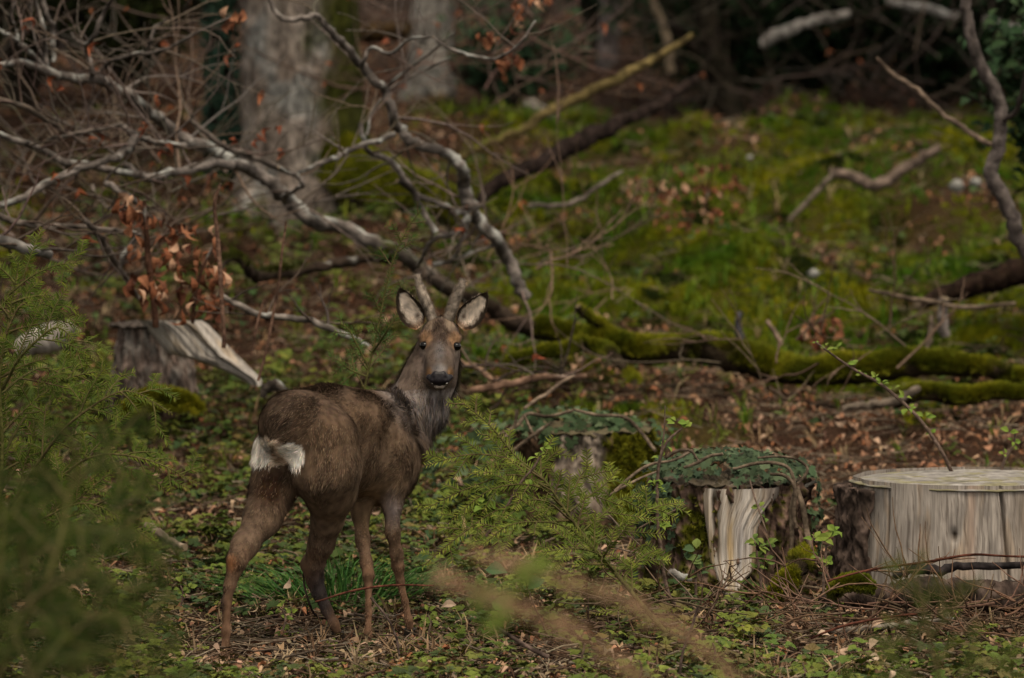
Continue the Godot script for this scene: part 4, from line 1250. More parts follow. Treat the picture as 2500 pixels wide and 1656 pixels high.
		["short pale barrel shaped stick beside the ivy stump", [[1638, 1398, 12.5, 10], [1660, 1407, 12.5, 10], [1688, 1414, 12.5, 8]], Color(0.5, 0.46, 0.42), 0.2],
		["whitened branch lying before the cut stump", [[2020, 1540, 11.9, 8], [2090, 1538, 11.9, 8], [2180, 1528, 11.9, 8], [2250, 1515, 12.0, 8], [2330, 1514, 12.0, 6]], Color(0.4, 0.34, 0.28), 0.15],
		["black charred looking log at the foot of the cut stump", [[2180, 1405, 12.25, 9], [2220, 1393, 12.25, 13], [2280, 1388, 12.25, 13], [2350, 1385, 12.25, 10], [2520, 1380, 12.25, 9]], Color(0.05, 0.042, 0.042), 0.0],
		["bark covered log lying in front of the cut stump", [[2000, 1462, 12.25, 10], [2060, 1458, 12.25, 24], [2150, 1452, 12.25, 30], [2260, 1448, 12.25, 34], [2420, 1452, 12.25, 36], [2600, 1452, 12.25, 36]], Color(0.16, 0.115, 0.095), -0.05],
		["pale cream stick poking up right of the ivy stump", [[1952, 1194, 12.9, 4.5], [1972, 1184, 12.9, 4.5], [1994, 1175, 12.9, 4]], Color(0.6, 0.54, 0.46), -0.4],
	]
	for b in lying:
		var l: Array = b[1]
		var m: Array = l[l.size() / 2]
		var o := thing("fallen_branch" if l[0][3] < 16 else "fallen_log", b[0], "branch" if l[0][3] < 16 else "log", at(m[0], m[1], m[2]))
		limb("wood", l, M.branch if m[3] < 20 else M.bark, bark_tint(b[2], b[3], -0.2 if b[2].g < 0.11 or b[2].b > 0.09 else 0.25), o, 10 if m[3] < 20 else 24, 0.2 if m[3] < 20 else 0.4, 5 if m[3] < 20 else 12)
		if m[2] > 14.1 and m[2] < 16.3 and m[3] > 5.0:
			side_twigs([l], o, 6, 0.35, Color(0.16, 0.12, 0.1), 0.1)
	# upright broken posts
	for b in [["small broken grey post standing right of the brown leaf heap", [[2309, 822, 17.2, 13], [2307, 775, 17.2, 13], [2308, 728, 17.2, 14]], Color(0.28, 0.24, 0.22)], ["dark slate coloured broken stub behind the mossy trunk", [[1808, 835, 17.4, 11], [1806, 795, 17.4, 10], [1808, 762, 17.4, 7]], Color(0.09, 0.085, 0.095)], ["leaning pale snapped stick behind the mossy trunk", [[1908, 842, 17.0, 5], [1890, 810, 17.0, 6], [1872, 782, 17.0, 5]], Color(0.4, 0.29, 0.22)], ["thin forked pale stick standing near the right edge", [[2262, 850, 16.9, 6], [2272, 810, 16.9, 7], [2274, 770, 16.9, 4]], Color(0.34, 0.26, 0.2)]]:
		var o := thing("broken_post", b[0], "stick", at(b[1][0][0], b[1][0][1], b[1][0][2]))
		limb("wood", b[1], M.branch, bark_tint(b[2], 0.0, -0.5), o, 9, 0.15, 5)

# ---------- stumps ----------
func streaks(th: float, h: float, warm: float) -> Color:
	th += 0.02 * n1.get_noise_2d(th * 4.0, h * 3.0)
	var a := n2.get_noise_2d(th * 5.0, h * 1.4) * 0.5 + n2.get_noise_2d(th * 60.0, h * 2.2) * 0.6 + n2.get_noise_2d(th * 150.0, h * 2.5) * 0.6
	var b := n2.get_noise_2d(th * 45.0 + 9.0, h * 0.9)
	var c := mixc(Color(0.27, 0.235, 0.205), Color(0.56, 0.5, 0.445), 0.52 + a * 0.5)
	c = mixc(c, Color(0.46, 0.34, 0.235), ss(0.1, 0.4, n2.get_noise_2d(th * 6.0 + 40.0, h * 0.8)) * warm)
	c = mixc(c, Color(0.25, 0.22, 0.2), ss(0.0, 0.5, n2.get_noise_2d(th * 3.0 + 4.0, h * 2.5)) * 0.6)
	return mixc(c, Color(0.1, 0.075, 0.06), ss(0.26, 0.36, b) * 0.55)

var squash := 1.0      # stumps are not always round
# wall of a stump between two angles; radius(theta, h 0..1) and tint(theta, h)
func shell(c: Vector3, height: float, t0: float, t1: float, nt: int, nh: int, radius: Callable, tint: Callable, top: Callable, inner := 0.0) -> MB:
	var mb := MB.new()
	var loops := 1 if inner <= 0.0 else 2
	for l in loops:
		for i in nh + 1:
			var h := float(i) / nh
			for j in nt + 1:
				var th := lerpf(t0, t1, float(j) / nt)
				var edge := minf(float(j), float(nt - j)) / nt
				var r: float = radius.call(th, h)
				if l == 1:
					r -= inner
				elif inner > 0.0:
					r -= inner * ss(0.06, 0.0, edge) * 0.6
				var y: float = h * (height + top.call(th))
				mb.vert(c + Vector3(sin(th) * r, y, cos(th) * r * squash), Vector3.UP, tint.call(th, h))
	var w := nt + 1
	var per := (nh + 1) * w
	for l in loops:
		for i in nh:
			for j in nt:
				var a := l * per + i * w + j
				if l == 0:
					mb.face(a, a + w, a + 1); mb.face(a + 1, a + w, a + w + 1)
				else:
					mb.face(a, a + 1, a + w); mb.face(a + 1, a + w + 1, a + w)
	if loops == 2:      # close the broken edges
		for i in nh:
			for j in [0, nt]:
				var a: int = i * w + j
				var b: int = a + per
				if j == 0:
					mb.face(a, b, a + w); mb.face(b, b + w, a + w)
				else:
					mb.face(a, a + w, b); mb.face(b, a + w, b + w)
		for j in nt:
			var a := nh * w + j
			var b := a + per
			mb.face(a, b, a + 1); mb.face(b, b + 1, a + 1)
	mb.smooth_normals()
	return mb

func top_disc(c: Vector3, rim: Callable, tint: Callable, rise: Callable) -> MB:
	var mb := MB.new()
	var nt := 96
	var nr := 22
	for i in nr + 1:
		var u := float(i) / nr
		for j in nt:
			var th := TAU * j / nt
			var r: float = rim.call(th) * u
			var p := c + Vector3(sin(th) * r, 0, cos(th) * r * squash)
			p.y += rise.call(th, u)
			mb.vert(p, Vector3.UP, tint.call(th, u))
	for i in nr:
		for j in nt:
			var a := i * nt + j
			var b := i * nt + (j + 1) % nt
			mb.face(a, b, a + nt); mb.face(b, b + nt, a + nt)
	# the under side of the overhanging rim
	var k := mb.v.size()
	for j in nt:
		var th := TAU * j / nt
		var r: float = rim.call(th)
		mb.vert(c + Vector3(sin(th) * r, rise.call(th, 1.0) - 0.005, cos(th) * r * squash), Vector3.DOWN, tint.call(th, 1.0))
		mb.vert(c + Vector3(sin(th) * r * 0.9, rise.call(th, 1.0) - 0.012, cos(th) * r * 0.9 * squash), Vector3.DOWN, tint.call(th, 1.0))
	for j in nt:
		var a := nr * nt + j
		var b := nr * nt + (j + 1) % nt
		var e := k + j * 2
		var f := k + ((j + 1) % nt) * 2
		mb.face(a, b, e); mb.face(b, f, e)
		mb.face(e, f, e + 1); mb.face(f, f + 1, e + 1)
	mb.smooth_normals()
	return mb

func bark_lump(th: float, h: float, seed_: float) -> float:
	return n2.get_noise_3d(th * 5.0 + seed_, h * 2.2, 1.0) * 0.022 + n2.get_noise_3d(th * 16.0 + seed_, h * 9.0, 4.0) * 0.013

func bark_col(base: Color, th: float, h: float, seed_: float) -> Color:
	var a := n2.get_noise_3d(th * 9.0 + seed_, h * 6.0, 4.0)
	return mixc(base * 0.4, base * 1.7, 0.42 + a * 1.5)

func stumps() -> void:
	# cut stump at the right
	squash = 0.74
	var R := 0.365
	var c := on_ground(2385, 12.85)
	var c0 := Vector3(c.x, c.y - 0.03, c.z)
	var H := at(2385, 1166, 12.75).y - c0.y
	var t := thing("cut_stump", "broad grey weathered cut stump with flat top at the right edge", "tree stump", c)
	var crack := func(th: float, h: float) -> float:
		return 0.018 * exp(-pow((th - 0.13 - 0.1 * (0.6 - h)) / 0.012, 2.0)) + 0.03 * exp(-pow((th - 0.5 + 0.1 * (0.5 - h)) / 0.014, 2.0)) + 0.014 * exp(-pow((th + 0.85) / 0.012, 2.0)) * ss(0.4, 0.7, h)
	var wood_r := func(th: float, h: float) -> float:
		var knot := exp(-pow((th + 0.27) / 0.035, 2.0) - pow((h - 0.63) / 0.04, 2.0))
		return R * (0.965 + 0.03 * n1.get_noise_1d(th * 2.0)) + 0.03 * pow(1.0 - h, 2.0) + 0.002 * n2.get_noise_2d(th * 9.0, h * 2.0) + 0.0008 * n2.get_noise_2d(th * 90.0, h * 2.0) - crack.call(th, h) - knot * 0.02
	var wood_c := func(th: float, h: float) -> Color:
		var col := streaks(th, h, 0.55)
		var k: float = crack.call(th, h)
		col = mixc(col, Color(0.09, 0.07, 0.055), k * 40.0)
		col = mixc(col, Color(0.24, 0.19, 0.145), ss(0.12, 0.3, th) * 0.6)
		col = mixc(col, Color(0.5, 0.38, 0.31), exp(-pow((th + 0.13) / 0.03, 2.0)) * ss(0.15, 0.5, h) * 0.8)
		return mixc(col, Color(0.05, 0.035, 0.025), exp(-pow((th + 0.27) / 0.022, 2.0) - pow((h - 0.63) / 0.035, 2.0)) * 1.2)
	build("wood", shell(c0, H, -PI, PI, 960, 28, wood_r, wood_c, func(_t): return 0.0), M.wood, t)
	var rim := func(th: float) -> float: return R * (0.985 + 0.03 * n1.get_noise_1d(th * 2.0) + 0.07 * ss(-0.9, -1.5, th) * ss(-2.4, -1.8, th)) * 0.99 + 0.003 + 0.002 * n2.get_noise_1d(th * 12.0)
	var rings := func(th: float, u: float) -> Color:
		var x := n2.get_noise_2d(u * 9.0 + 0.5 * n1.get_noise_1d(th * 2.0), th * 0.3)
		var col := mixc(Color(0.21, 0.195, 0.18), Color(0.36, 0.335, 0.31), 0.5 + x * 1.0)
		col = mixc(col, Color(0.2, 0.18, 0.06), ss(0.0, 0.4, n3.get_noise_2d(sin(th) * u * 3.0, cos(th) * u * 4.0) + 0.2 * cos(th)) * 0.6)
		return mixc(col, Color(0.12, 0.11, 0.1), ss(0.1, 0.5, n2.get_noise_2d(sin(th) * u * 2.0, cos(th) * u * 6.0)) * 0.7)
	build("cut_top", top_disc(Vector3(c0.x, c0.y + H, c0.z), rim, rings, func(th, u): return 0.003 * n2.get_noise_2d(sin(th) * u * 8.0, cos(th) * u * 8.0) - 0.012 * pow(u, 6.0)), M.cut, t)
	var bark := Color(0.14, 0.1, 0.082)
	build("bark", shell(c0, H * 0.93, -2.3, -1.0, 90, 40, func(th, h): return R + 0.035 + bark_lump(th, h, 3.0) + 0.02 * (1.0 - h), func(th, h): return bark_col(bark, th, h, 3.0), func(th): return 0.01 * n2.get_noise_1d(th * 14.0), 0.03), M.bark, t)
	build("bark", shell(c0, 0.06, -0.8, 1.4, 100, 10, func(th, h): return R + 0.06 + bark_lump(th, h, 8.0), func(th, h): return bark_col(bark, th, h, 8.0), func(th): return 0.03 * n2.get_noise_1d(th * 9.0), 0.03), M.bark, t)
	squash = 1.0
	# ivy grown stump in the middle
	R = 0.232
	c = on_ground(1772, 13.0)
	c0 = Vector3(c.x, c.y - 0.04, c.z)
	H = at(1772, 1172, 12.9).y - c0.y
	t = thing("ivy_stump", "rugged stump topped with ivy, a pale split wedge of bare wood down its front", "tree stump", c)
	var red := Color(0.24, 0.155, 0.12)
	var mossed := func(th: float, h: float) -> Color:
		var col := bark_col(red, th, h, 1.0)
		col = mixc(col, Color(0.13, 0.135, 0.015), ss(0.15, 0.5, exp(-pow((th + 0.42) / 0.18, 2.0) - pow((h - 0.62) / 0.18, 2.0)) * 1.2 + n2.get_noise_2d(th * 14.0, h * 9.0)))
		return mixc(col, Color(0.1, 0.105, 0.018), ss(0.1, 0.5, n2.get_noise_2d(th * 7.0, h * 5.0 + 20.0) + (0.35 - h) * 0.8))
	var sb := shell(c0, H, -PI, PI, 240, 50, func(th, h): return R * (0.95 + 0.08 * n1.get_noise_1d(th * 1.7 + 5.0)) + bark_lump(th, h, 1.0) * 1.5 + 0.07 * pow(1.0 - h, 2.5) * (0.6 + n1.get_noise_1d(th * 2.5)), mossed, func(th): return 0.02 * n2.get_noise_1d(th * 6.0))
	build("bark", sb, M.bark, t)
	moss_fuzz(sb, t, 9000, 0.012, -1.0)
	build("cut_top", top_disc(Vector3(c0.x, c0.y + H, c0.z), func(th): return R * 0.93 + 0.012 * n2.get_noise_1d(th * 6.0), func(th, u): return mixc(Color(0.06, 0.05, 0.03), Color(0.16, 0.13, 0.1), 0.5 + n2.get_noise_2d(th * 3.0, u * 7.0)), func(th, u): return 0.02 * n2.get_noise_2d(sin(th) * u * 6.0, cos(th) * u * 6.0)), M.cut, t)
	# bare wedge: rows of [y, left, right] on the photograph, laid round the stump and flaring to a toe
	var rows := [[1176, 1712, 1902], [1200, 1711, 1898], [1235, 1714, 1868], [1270, 1718, 1845], [1310, 1722, 1838], [1350, 1727, 1836], [1375, 1735, 1832], [1395, 1743, 1808], [1420, 1752, 1801], [1445, 1770, 1806], [1464, 1793, 1812]]
	var wb := MB.new()
	var nc := 70
	for i in rows.size():
		var q: Array = rows[i]
		var u := float(i) / (rows.size() - 1)
		for j in nc + 1:
			var v := float(j) / nc
			var px := lerpf(q[1], q[2], v) + (n2.get_noise_2d(i * 3.0, v * 4.0) * 8.0 if j == 0 or j == nc else 0.0)
			var p := at(px, q[0], 12.9)
			var sx := clampf((p.x - c0.x) / (R * 1.04), -0.95, 0.95)
			var bulge := R * 1.045 * sqrt(1.0 - sx * sx)
			var g := n2.get_noise_2d(px * 0.05, u * 1.2) * 0.012 + n2.get_noise_2d(px * 0.16, u * 1.6) * 0.006
			var rot := exp(-pow((px - 1737.0 - u * 14.0) / 8.0, 2.0)) * ss(0.0, 0.1, u) * ss(0.55, 0.4, u)
			p.z = c0.z + bulge + g + 0.1 * pow(u, 2.4) - rot * 0.02 - 0.03 * pow(absf(v - 0.5) * 2.0, 6.0)
			p.y -= 0.0
			var col := mixc(Color(0.46, 0.38, 0.3), Color(0.72, 0.66, 0.6), 0.45 + n2.get_noise_2d(px * 0.05 + 3.0, u * 0.8) * 1.3)
			col = mixc(col, Color(0.5, 0.37, 0.2), ss(-0.1, 0.4, n2.get_noise_2d(px * 0.035 + 70.0, u * 1.5) + (u - 0.55) * 0.7) * 0.8)
			col = mixc(col, Color(0.3, 0.3, 0.33), exp(-pow((px - 1800.0) / 14.0, 2.0) - pow((u - 0.4) / 0.25, 2.0)) * 0.6)
			col = mixc(col, Color(0.24, 0.19, 0.165), ss(1845.0, 1880.0, px) * 0.8)
			col = mixc(col, Color(0.08, 0.055, 0.025), rot)
			col = mixc(col, Color(0.12, 0.085, 0.055), ss(0.15, 0.42, n2.get_noise_2d(px * 0.22, u * 1.5)) * 0.6)
			wb.vert(p, Vector3.BACK, col)
	for i in rows.size() - 1:
		for j in nc:
			var a := i * (nc + 1) + j
			wb.face(a, a + 1, a + nc + 1); wb.face(a + 1, a + nc + 2, a + nc + 1)
	wb.smooth_normals()
	build("split_wood", wb, M.wood, t)
	# a mossy lump at its right foot
	var mq := MB.new()
	tube(mq, spline(path([[1885, 1460, 12.5, 12], [1920, 1425, 12.5, 22], [1950, 1380, 12.6, 22], [1968, 1340, 12.7, 12]])[0], PackedFloat32Array([.016, .034, .036, .018]), 6)[0], spline(PackedVector3Array([Vector3.ZERO, Vector3.UP, Vector3.UP * 2, Vector3.UP * 3]), PackedFloat32Array([.012, .024, .026, .012]), 6)[1], 18, 0.6, moss_tint, true, 5.0)
	mq.smooth_normals()
	var mo := thing("moss_cushion", "bright moss cushion at the right foot of the ivy stump", "moss", at(1925, 1400, 12.5))
	build("cushion", mq, M.moss, mo)
	moss_fuzz(mq, mo, 2600, 0.016, -1.0)
	mq = MB.new()
	tube(mq, spline(path([[2030, 1450, 12.05, 8], [2060, 1430, 12.0, 20], [2100, 1425, 12.0, 22], [2135, 1440, 12.0, 8]])[0], PackedFloat32Array([.01, .03, .033, .012]), 6)[0], spline(PackedVector3Array([Vector3.ZERO, Vector3.UP, Vector3.UP * 2, Vector3.UP * 3]), PackedFloat32Array([.008, .018, .02, .008]), 6)[1], 18, 0.6, moss_tint, true, 5.0)
	mo = thing("moss_cushion", "moss cushion on the log before the cut stump", "moss", at(2075, 1425, 12.05))
	build("cushion", mq, M.moss, mo)
	moss_fuzz(mq, mo, 1800, 0.014, -1.0)
	# far ivy grown stump
	R = 0.235
	c = on_ground(1425, 14.6)
	c0 = Vector3(c.x, c.y - 0.04, c.z)
	H = at(1425, 1045, 14.5).y - c0.y
	t = thing("mossy_stump", "rotten mossy stump under a mound of ivy right of the deer's chest", "tree stump", c)
	var rotten := func(th: float, h: float) -> Color:
		var col := mixc(bark_col(Color(0.13, 0.08, 0.05), th, h, 5.0), mixc(Color(0.25, 0.19, 0.15), Color(0.54, 0.45, 0.37), 0.5 + n2.get_noise_2d(th * 14.0, h)), ss(-0.45, -0.35, th) * ss(0.28, 0.18, th) * ss(0.1, 0.3, h))
		return mixc(col, Color(0.16, 0.16, 0.014), ss(0.22, 0.3, th + n2.get_noise_2d(th * 9.0, h * 5.0) * 0.2) * ss(1.4, 0.9, th))
	sb = shell(c0, H, -PI, PI, 140, 30, func(th, h): return R * (1.0 + 0.1 * n1.get_noise_1d(th * 1.7 + 9.0)) + bark_lump(th, h, 5.0) * 1.6 + 0.1 * pow(1.0 - h, 2.0), rotten, func(th): return 0.03 * n2.get_noise_1d(th * 6.0))
	build("bark", sb, M.bark, t)
	moss_fuzz(sb, t, 5000, 0.018, -1.0)
	build("cut_top", top_disc(Vector3(c0.x, c0.y + H, c0.z), func(th): return R, func(th, u): return Color(0.12, 0.1, 0.06), func(th, u): return 0.02 * n2.get_noise_2d(sin(th) * u * 6.0, cos(th) * u * 6.0)), M.cut, t)
	# stump on the left: a low dark body with a pale split wedge running down right
	R = 0.165
	c = on_ground(385, 16.2)
	c0 = Vector3(c.x, c.y - 0.05, c.z)
	H = at(385, 790, 16.1).y - c0.y
	t = thing("rooted_stump", "low grey stump on the left with a pale wedge of bare wood sloping down right", "tree stump", c)
	var rooted := func(th: float, h: float) -> Color:
		var col := mixc(bark_col(Color(0.36, 0.27, 0.23), th, h, 2.0), Color(0.55, 0.48, 0.43), ss(0.0, 0.4, n2.get_noise_2d(th * 4.0, h * 3.0) + 0.3 * (h - 0.5)))
		return mixc(col, Color(0.05, 0.035, 0.025), ss(0.55, 0.25, h + n2.get_noise_2d(th * 5.0, h * 2.0) * 0.3))
	build("bark", shell(c0, H, -PI, PI, 160, 36, func(th, h): return R * (0.93 + 0.12 * n1.get_noise_1d(th * 2.0)) * 0.8 + 0.05 * pow(1.0 - h, 1.4) * (1.0 + 0.7 * sin(th * 3.0)) + bark_lump(th, h, 2.0), rooted, func(th): return 0.02 * n2.get_noise_1d(th * 6.0)), M.bark, t)
	build("cut_top", top_disc(Vector3(c0.x, c0.y + H, c0.z), func(th): return R * 0.97, func(th, u): return Color(0.09, 0.075, 0.065) * (1.0 + n2.get_noise_2d(th * 3.0, u * 9.0)), func(th, u): return 0.012 * n2.get_noise_2d(sin(th) * u * 6.0, cos(th) * u * 6.0)), M.cut, t)
	var wood := func(p: Vector3, n: Vector3, w: float) -> Color: return mixc(Color(0.27, 0.235, 0.21), Color(0.5, 0.455, 0.42), 0.45 + n2.get_noise_3dv(p * Vector3(16, 16, 5)) * 1.4)
	var wr := [[781, 330, 494], [792, 345, 508], [806, 358, 522], [822, 372, 538], [838, 384, 552], [852, 394, 566], [866, 405, 580], [880, 470, 594], [894, 506, 608], [906, 540, 620], [918, 566, 634], [930, 588, 641], [940, 604, 640]]
	var wm := MB.new()
	for i in wr.size():
		var q: Array = wr[i]
		for j in 41:
			var v := j / 40.0
			var jag := n2.get_noise_2d(i * 9.0, v) * 10.0
			var px: float = lerpf(q[1] + jag, q[2] + jag * 0.3, v)
			var across: float = px - (q[0] - 781.0) * 0.92     # the grain runs down the slope
			var p := at(px, q[0], 15.9)
			p.z += 0.05 - 0.09 * pow(absf(v - 0.55) * 1.8, 3.0) + n2.get_noise_2d(across * 0.09, i * 0.15) * 0.012 + (0.018 if v > 0.74 else 0.0)
			var g := n2.get_noise_2d(across * 0.06, i * 0.1) * 0.8 + n2.get_noise_2d(across * 0.3, i * 0.2) * 0.6
			var col := mixc(Color(0.34, 0.31, 0.285), Color(0.66, 0.6, 0.54), 0.5 + g)
			col = mixc(col, Color(0.5, 0.36, 0.2), ss(0.15, 0.4, n2.get_noise_2d(across * 0.05 + 60.0, i * 0.1)) * 0.5)
			col = mixc(col, Color(0.12, 0.1, 0.085), exp(-pow((v - 0.73) / 0.02, 2.0)) + ss(0.25, 0.4, n2.get_noise_2d(across * 0.22, i * 0.12 + 5.0)))
			wm.vert(p, Vector3.BACK, col)
	for i in wr.size() - 1:
		for j in 40:
			var k := i * 41 + j
			wm.face(k, k + 1, k + 41); wm.face(k + 1, k + 42, k + 41)
	wm.smooth_normals()
	build("split_wood", wm, M.wood, t)
	mb_moss(t, [[300, 1000, 15.8, 10], [340, 975, 15.75, 18], [390, 978, 15.7, 22], [440, 985, 15.7, 18], [490, 1000, 15.7, 8]])
	t = thing("pale_wood_slab", "pale weathered slab of wood leaning left of the grey stump", "wood", at(120, 850, 15.2))
	limb("slab", [[45, 855, 15.2, 22], [85, 830, 15.2, 34], [130, 815, 15.2, 38], [180, 795, 15.2, 22]], M.wood, wood, t, 12, 0.15)
	t = thing("white_root", "pale stone grey root piece just behind the deer's rump", "wood", at(655, 945, 14.8))
	limb("wood", [[640, 972, 14.8, 6], [652, 950, 14.8, 14], [676, 945, 14.8, 15], [700, 962, 14.8, 8]], M.bark, bark_tint(Color(0.12, 0.1, 0.085), 0.1, 0.1), t, 12, 0.15)

func mb_moss(t: Node3D, list: Array) -> void:
	var mb := limb("moss_pad", list, M.moss, func(p, n, w): return mixc(Color(0.26, 0.24, 0.016), Color(0.15, 0.155, 0.014), 0.5 + n2.get_noise_3dv(p * 9.0)), t, 14, 0.25)
	moss_fuzz(mb, t, 1500, 0.02, -1.0)

# tangles of bare twigs farther back
func thicket(label: String, px0: float, px1: float, py0: float, py1: float, d: float, count: int, base: Color, leaves: int, deep := 1.0, flat := 1.0, thin := 1.0) -> void:
	var t := thing("bare_thicket", label, "thicket", on_ground((px0 + px1) / 2.0, d))
	var xf := []
	var cl := []
	for s in 5:
		var mb := MB.new()
		for i in count / 5:
			var p := at(rand(px0, px1), rand(py0, py1), d + rand(-deep, deep))
			var ln := rand(0.25, 0.8) * (0.4 + 0.6 * deep)
			var w := wander(p, Vector3(rand(-1, 1), rand(-0.5, 1.0) * flat, rand(-.6, .6)), ln, 8, 0.22)
			var c := vary(base, 0.4)
			tube(mb, w, taper(9, rand(0.003, 0.0085) * thin, 0.0015 * thin), 5, 0.1, func(_p, _n, _w): return c, false)
			for j in 3:
				var k := 2 + rng.randi() % 6
				var w2 := wander(w[k], (w[k] - w[k - 1]).normalized() + Vector3(rand(-.9, .9), rand(-.5, .9), rand(-.9, .9)), ln * rand(.3, .6), 5, 0.25)
				tube(mb, w2, taper(6, 0.003, 0.001), 4, 0.0, func(_p, _n, _w): return c, false)
				if rng.randi() % 100 < leaves:
					xf.append(tilt(w2[5], rand(0, TAU), 1.2, Vector3.ONE * rand(.035, .06)))
					cl.append(vary(Color(0.2, 0.07, 0.035), 0.4))
		build("twigs", mb, M.twig, t).set_meta("kind", "stuff")
	if xf.size():
		stuff("withered_leaves", dry_leaf_mesh(1), M.dry, xf, cl, t)

func thickets() -> void:
	thicket("tangle of bare grey twigs filling the upper left behind the lichened limbs", -150, 620, -60, 330, 18.0, 20, Color(0.13, 0.105, 0.09), 10)
	thicket("tangle of pale brown twigs under the limbs at the left", -100, 560, 330, 620, 16.6, 40, Color(0.24, 0.19, 0.155), 6)
	thicket("bare russet twigs before the second pale trunk at the top centre", 860, 1420, -40, 260, 20.5, 45, Color(0.18, 0.12, 0.095), 22)
	thicket("loose dark twigs among the evergreens at the top right", 1560, 2480, -40, 300, 25.0, 70, Color(0.11, 0.085, 0.07), 6)
	thicket("fine dry twigs lying over the litter behind the deer's head", 1080, 1560, 580, 760, 17.6, 20, Color(0.24, 0.17, 0.12), 4, 1.0, 1.0, 0.7)
	thicket("tangle of brown twigs and stalks heaped before the cut stump", 1960, 2620, 1470, 1650, 11.8, 90, Color(0.19, 0.12, 0.08), 0, 0.25, 0.25, 0.5)
	thicket("low tangle of dry stems on the ground between the yew seedling and the ivy stump", 1540, 1720, 1450, 1560, 12.0, 20, Color(0.22, 0.15, 0.105), 0, 0.2, 0.3, 0.45)
	thicket("dry stems sticking up before the mossy fallen trunk", 1700, 2400, 800, 980, 15.9, 15, Color(0.24, 0.17, 0.12), 0, 0.5, 1.0, 0.7)

# ---------- plants ----------
func needle_mesh() -> ArrayMesh:       # along +y, flat face +z
	var mb := MB.new()
	var w := 0.085
	mb.quad(Vector3(-w * 0.5, 0, 0), Vector3(-w, .4, .03), Vector3(0, .4, -.02), Vector3(0, 0, 0), Color.WHITE)
	mb.quad(Vector3(0, 0, 0), Vector3(0, .4, -.02), Vector3(w, .4, .03), Vector3(w * 0.5, 0, 0), Color.WHITE)
	mb.tri(Vector3(-w, .4, .03), Vector3(0, 1, 0), Vector3(0, .4, -.02), Color(1.1, 1.1, 1.0))
	mb.tri(Vector3(0, .4, -.02), Vector3(0, 1, 0), Vector3(w, .4, .03), Color(1.1, 1.1, 1.0))
	return mb.mesh()

# needles in two ranks along a shoot
func needles(pts: PackedVector3Array, face: Vector3, gap: float, length: float, col: Color, tip: Color, xf: Array, cl: Array, from := 0.0) -> void:
	var total := 0.0
	for i in pts.size() - 1:
		total += pts[i].distance_to(pts[i + 1])
	var run := 0.0
	var side := 1.0
	for i in pts.size() - 1:
		var seg := pts[i + 1] - pts[i]
		var ln := seg.length()
		var tg := seg / maxf(ln, 1e-6)
		var x := tg.cross(face).normalized()
		var f := x.cross(tg)
		var s := 0.0
		while s < ln:
			var u := (run + s) / total
			if u > from:
				side = -side
				var dir := x * side * rand(0.75, 1.05) + tg * rand(0.45, 0.8) + f * rand(-.35, .45)
				var k := length * rand(0.75, 1.1) * (1.0 - 0.45 * ss(0.75, 1.0, u)) * (0.6 + 0.4 * ss(0.0, 0.15, u))
				xf.append(frame(pts[i] + tg * s, dir, f + x * side * 0.3, k, k))
				cl.append(vary(mixc(col, tip, ss(0.6, 1.0, u) * 0.7 + rand(-.1, .25)), 0.28))
			s += gap * rand(0.7, 1.3)
		run += ln

# a flat spray: leading shoot with side shoots left and right
func spray(mb: MB, pts: PackedVector3Array, r0: float, face: Vector3, reach: float, gap: float, needle: float, col: Color, tip: Color, xf: Array, cl: Array, deep := 1, start := 0.12, droop := 0.03) -> void:
	var m := pts.size()
	var wood := mixc(Color(0.16, 0.12, 0.06), Color(0.13, 0.13, 0.04), rand(0, 1))
	tube(mb, pts, taper(m, r0, 0.0012), 5, 0.0, func(_p, _n, _w): return wood, false)
	needles(pts, face, gap, needle, col, tip, xf, cl, 0.25 if deep > 0 else 0.04)
	if deep <= 0:
		return
	var total := 0.0
	for i in m - 1:
		total += pts[i].distance_to(pts[i + 1])
	var step := 0.045 if deep == 1 else 0.062
	var n := int(total / step)
	var sd := 1.0
	for i in n:
		var u := start + (1.0 - start) * (i + rand(0.1, 0.9)) / n
		if u > 0.95:
			continue
		var k := clampi(int(u * (m - 1)), 0, m - 2)
		var p := pts[k].lerp(pts[k + 1], u * (m - 1) - k)
		var tg := (pts[k + 1] - pts[k]).normalized()
		sd = -sd
		var x := tg.cross(face).normalized() * sd
		var ln := reach * (1.0 - 0.8 * u) * rand(0.55, 1.1) + 0.02
		var dir := (tg * rand(0.55, 1.0) + x * rand(0.7, 1.0) + face * rand(-.35, .35)).normalized()
		spray(mb, wander(p, dir, ln, 6, 0.07, droop), r0 * 0.5, face + Vector3(rand(-.3, .3), rand(-.3, .3), rand(-.3, .3)), reach * 0.42, gap, needle, col, tip, xf, cl, deep - 1, 0.1, droop)

func yew(label: String, leads: Array, face: Vector3, reach: float, gap: float, needle: float, col: Color, tip: Color, deep := 1, r_stem := 1.0, droop := 0.03) -> Node3D:
	var l0: Array = leads[0]
	var t := thing("yew_seedling", label, "yew", at(l0[0][0], l0[0][1], l0[0][2]))
	var xf := []
	var cl := []
	var stem := MB.new()
	for l in leads:
		var q := path(l)
		var s := spline(q[0], q[1], 5)
		var mb := MB.new()
		var r: float = s[1][0]
		spray(mb, s[0], r * r_stem, face, reach, gap, needle, col, tip, xf, cl, deep, 0.12, droop)
		build("branch", mb, M.twig, t)
	stuff("needles", needle_mesh(), M.needle, xf, cl, t, "")
	return t

func flat_leaf(kind: int) -> ArrayMesh:
	var mb := MB.new()
	leaf_shape(mb, Vector3.ZERO, Vector3(0, 0, 1), Vector3.UP, 1.0, [0.62, 0.5, 0.75][kind], Color.WHITE, 0.35, 0.15)
	return mb.mesh()

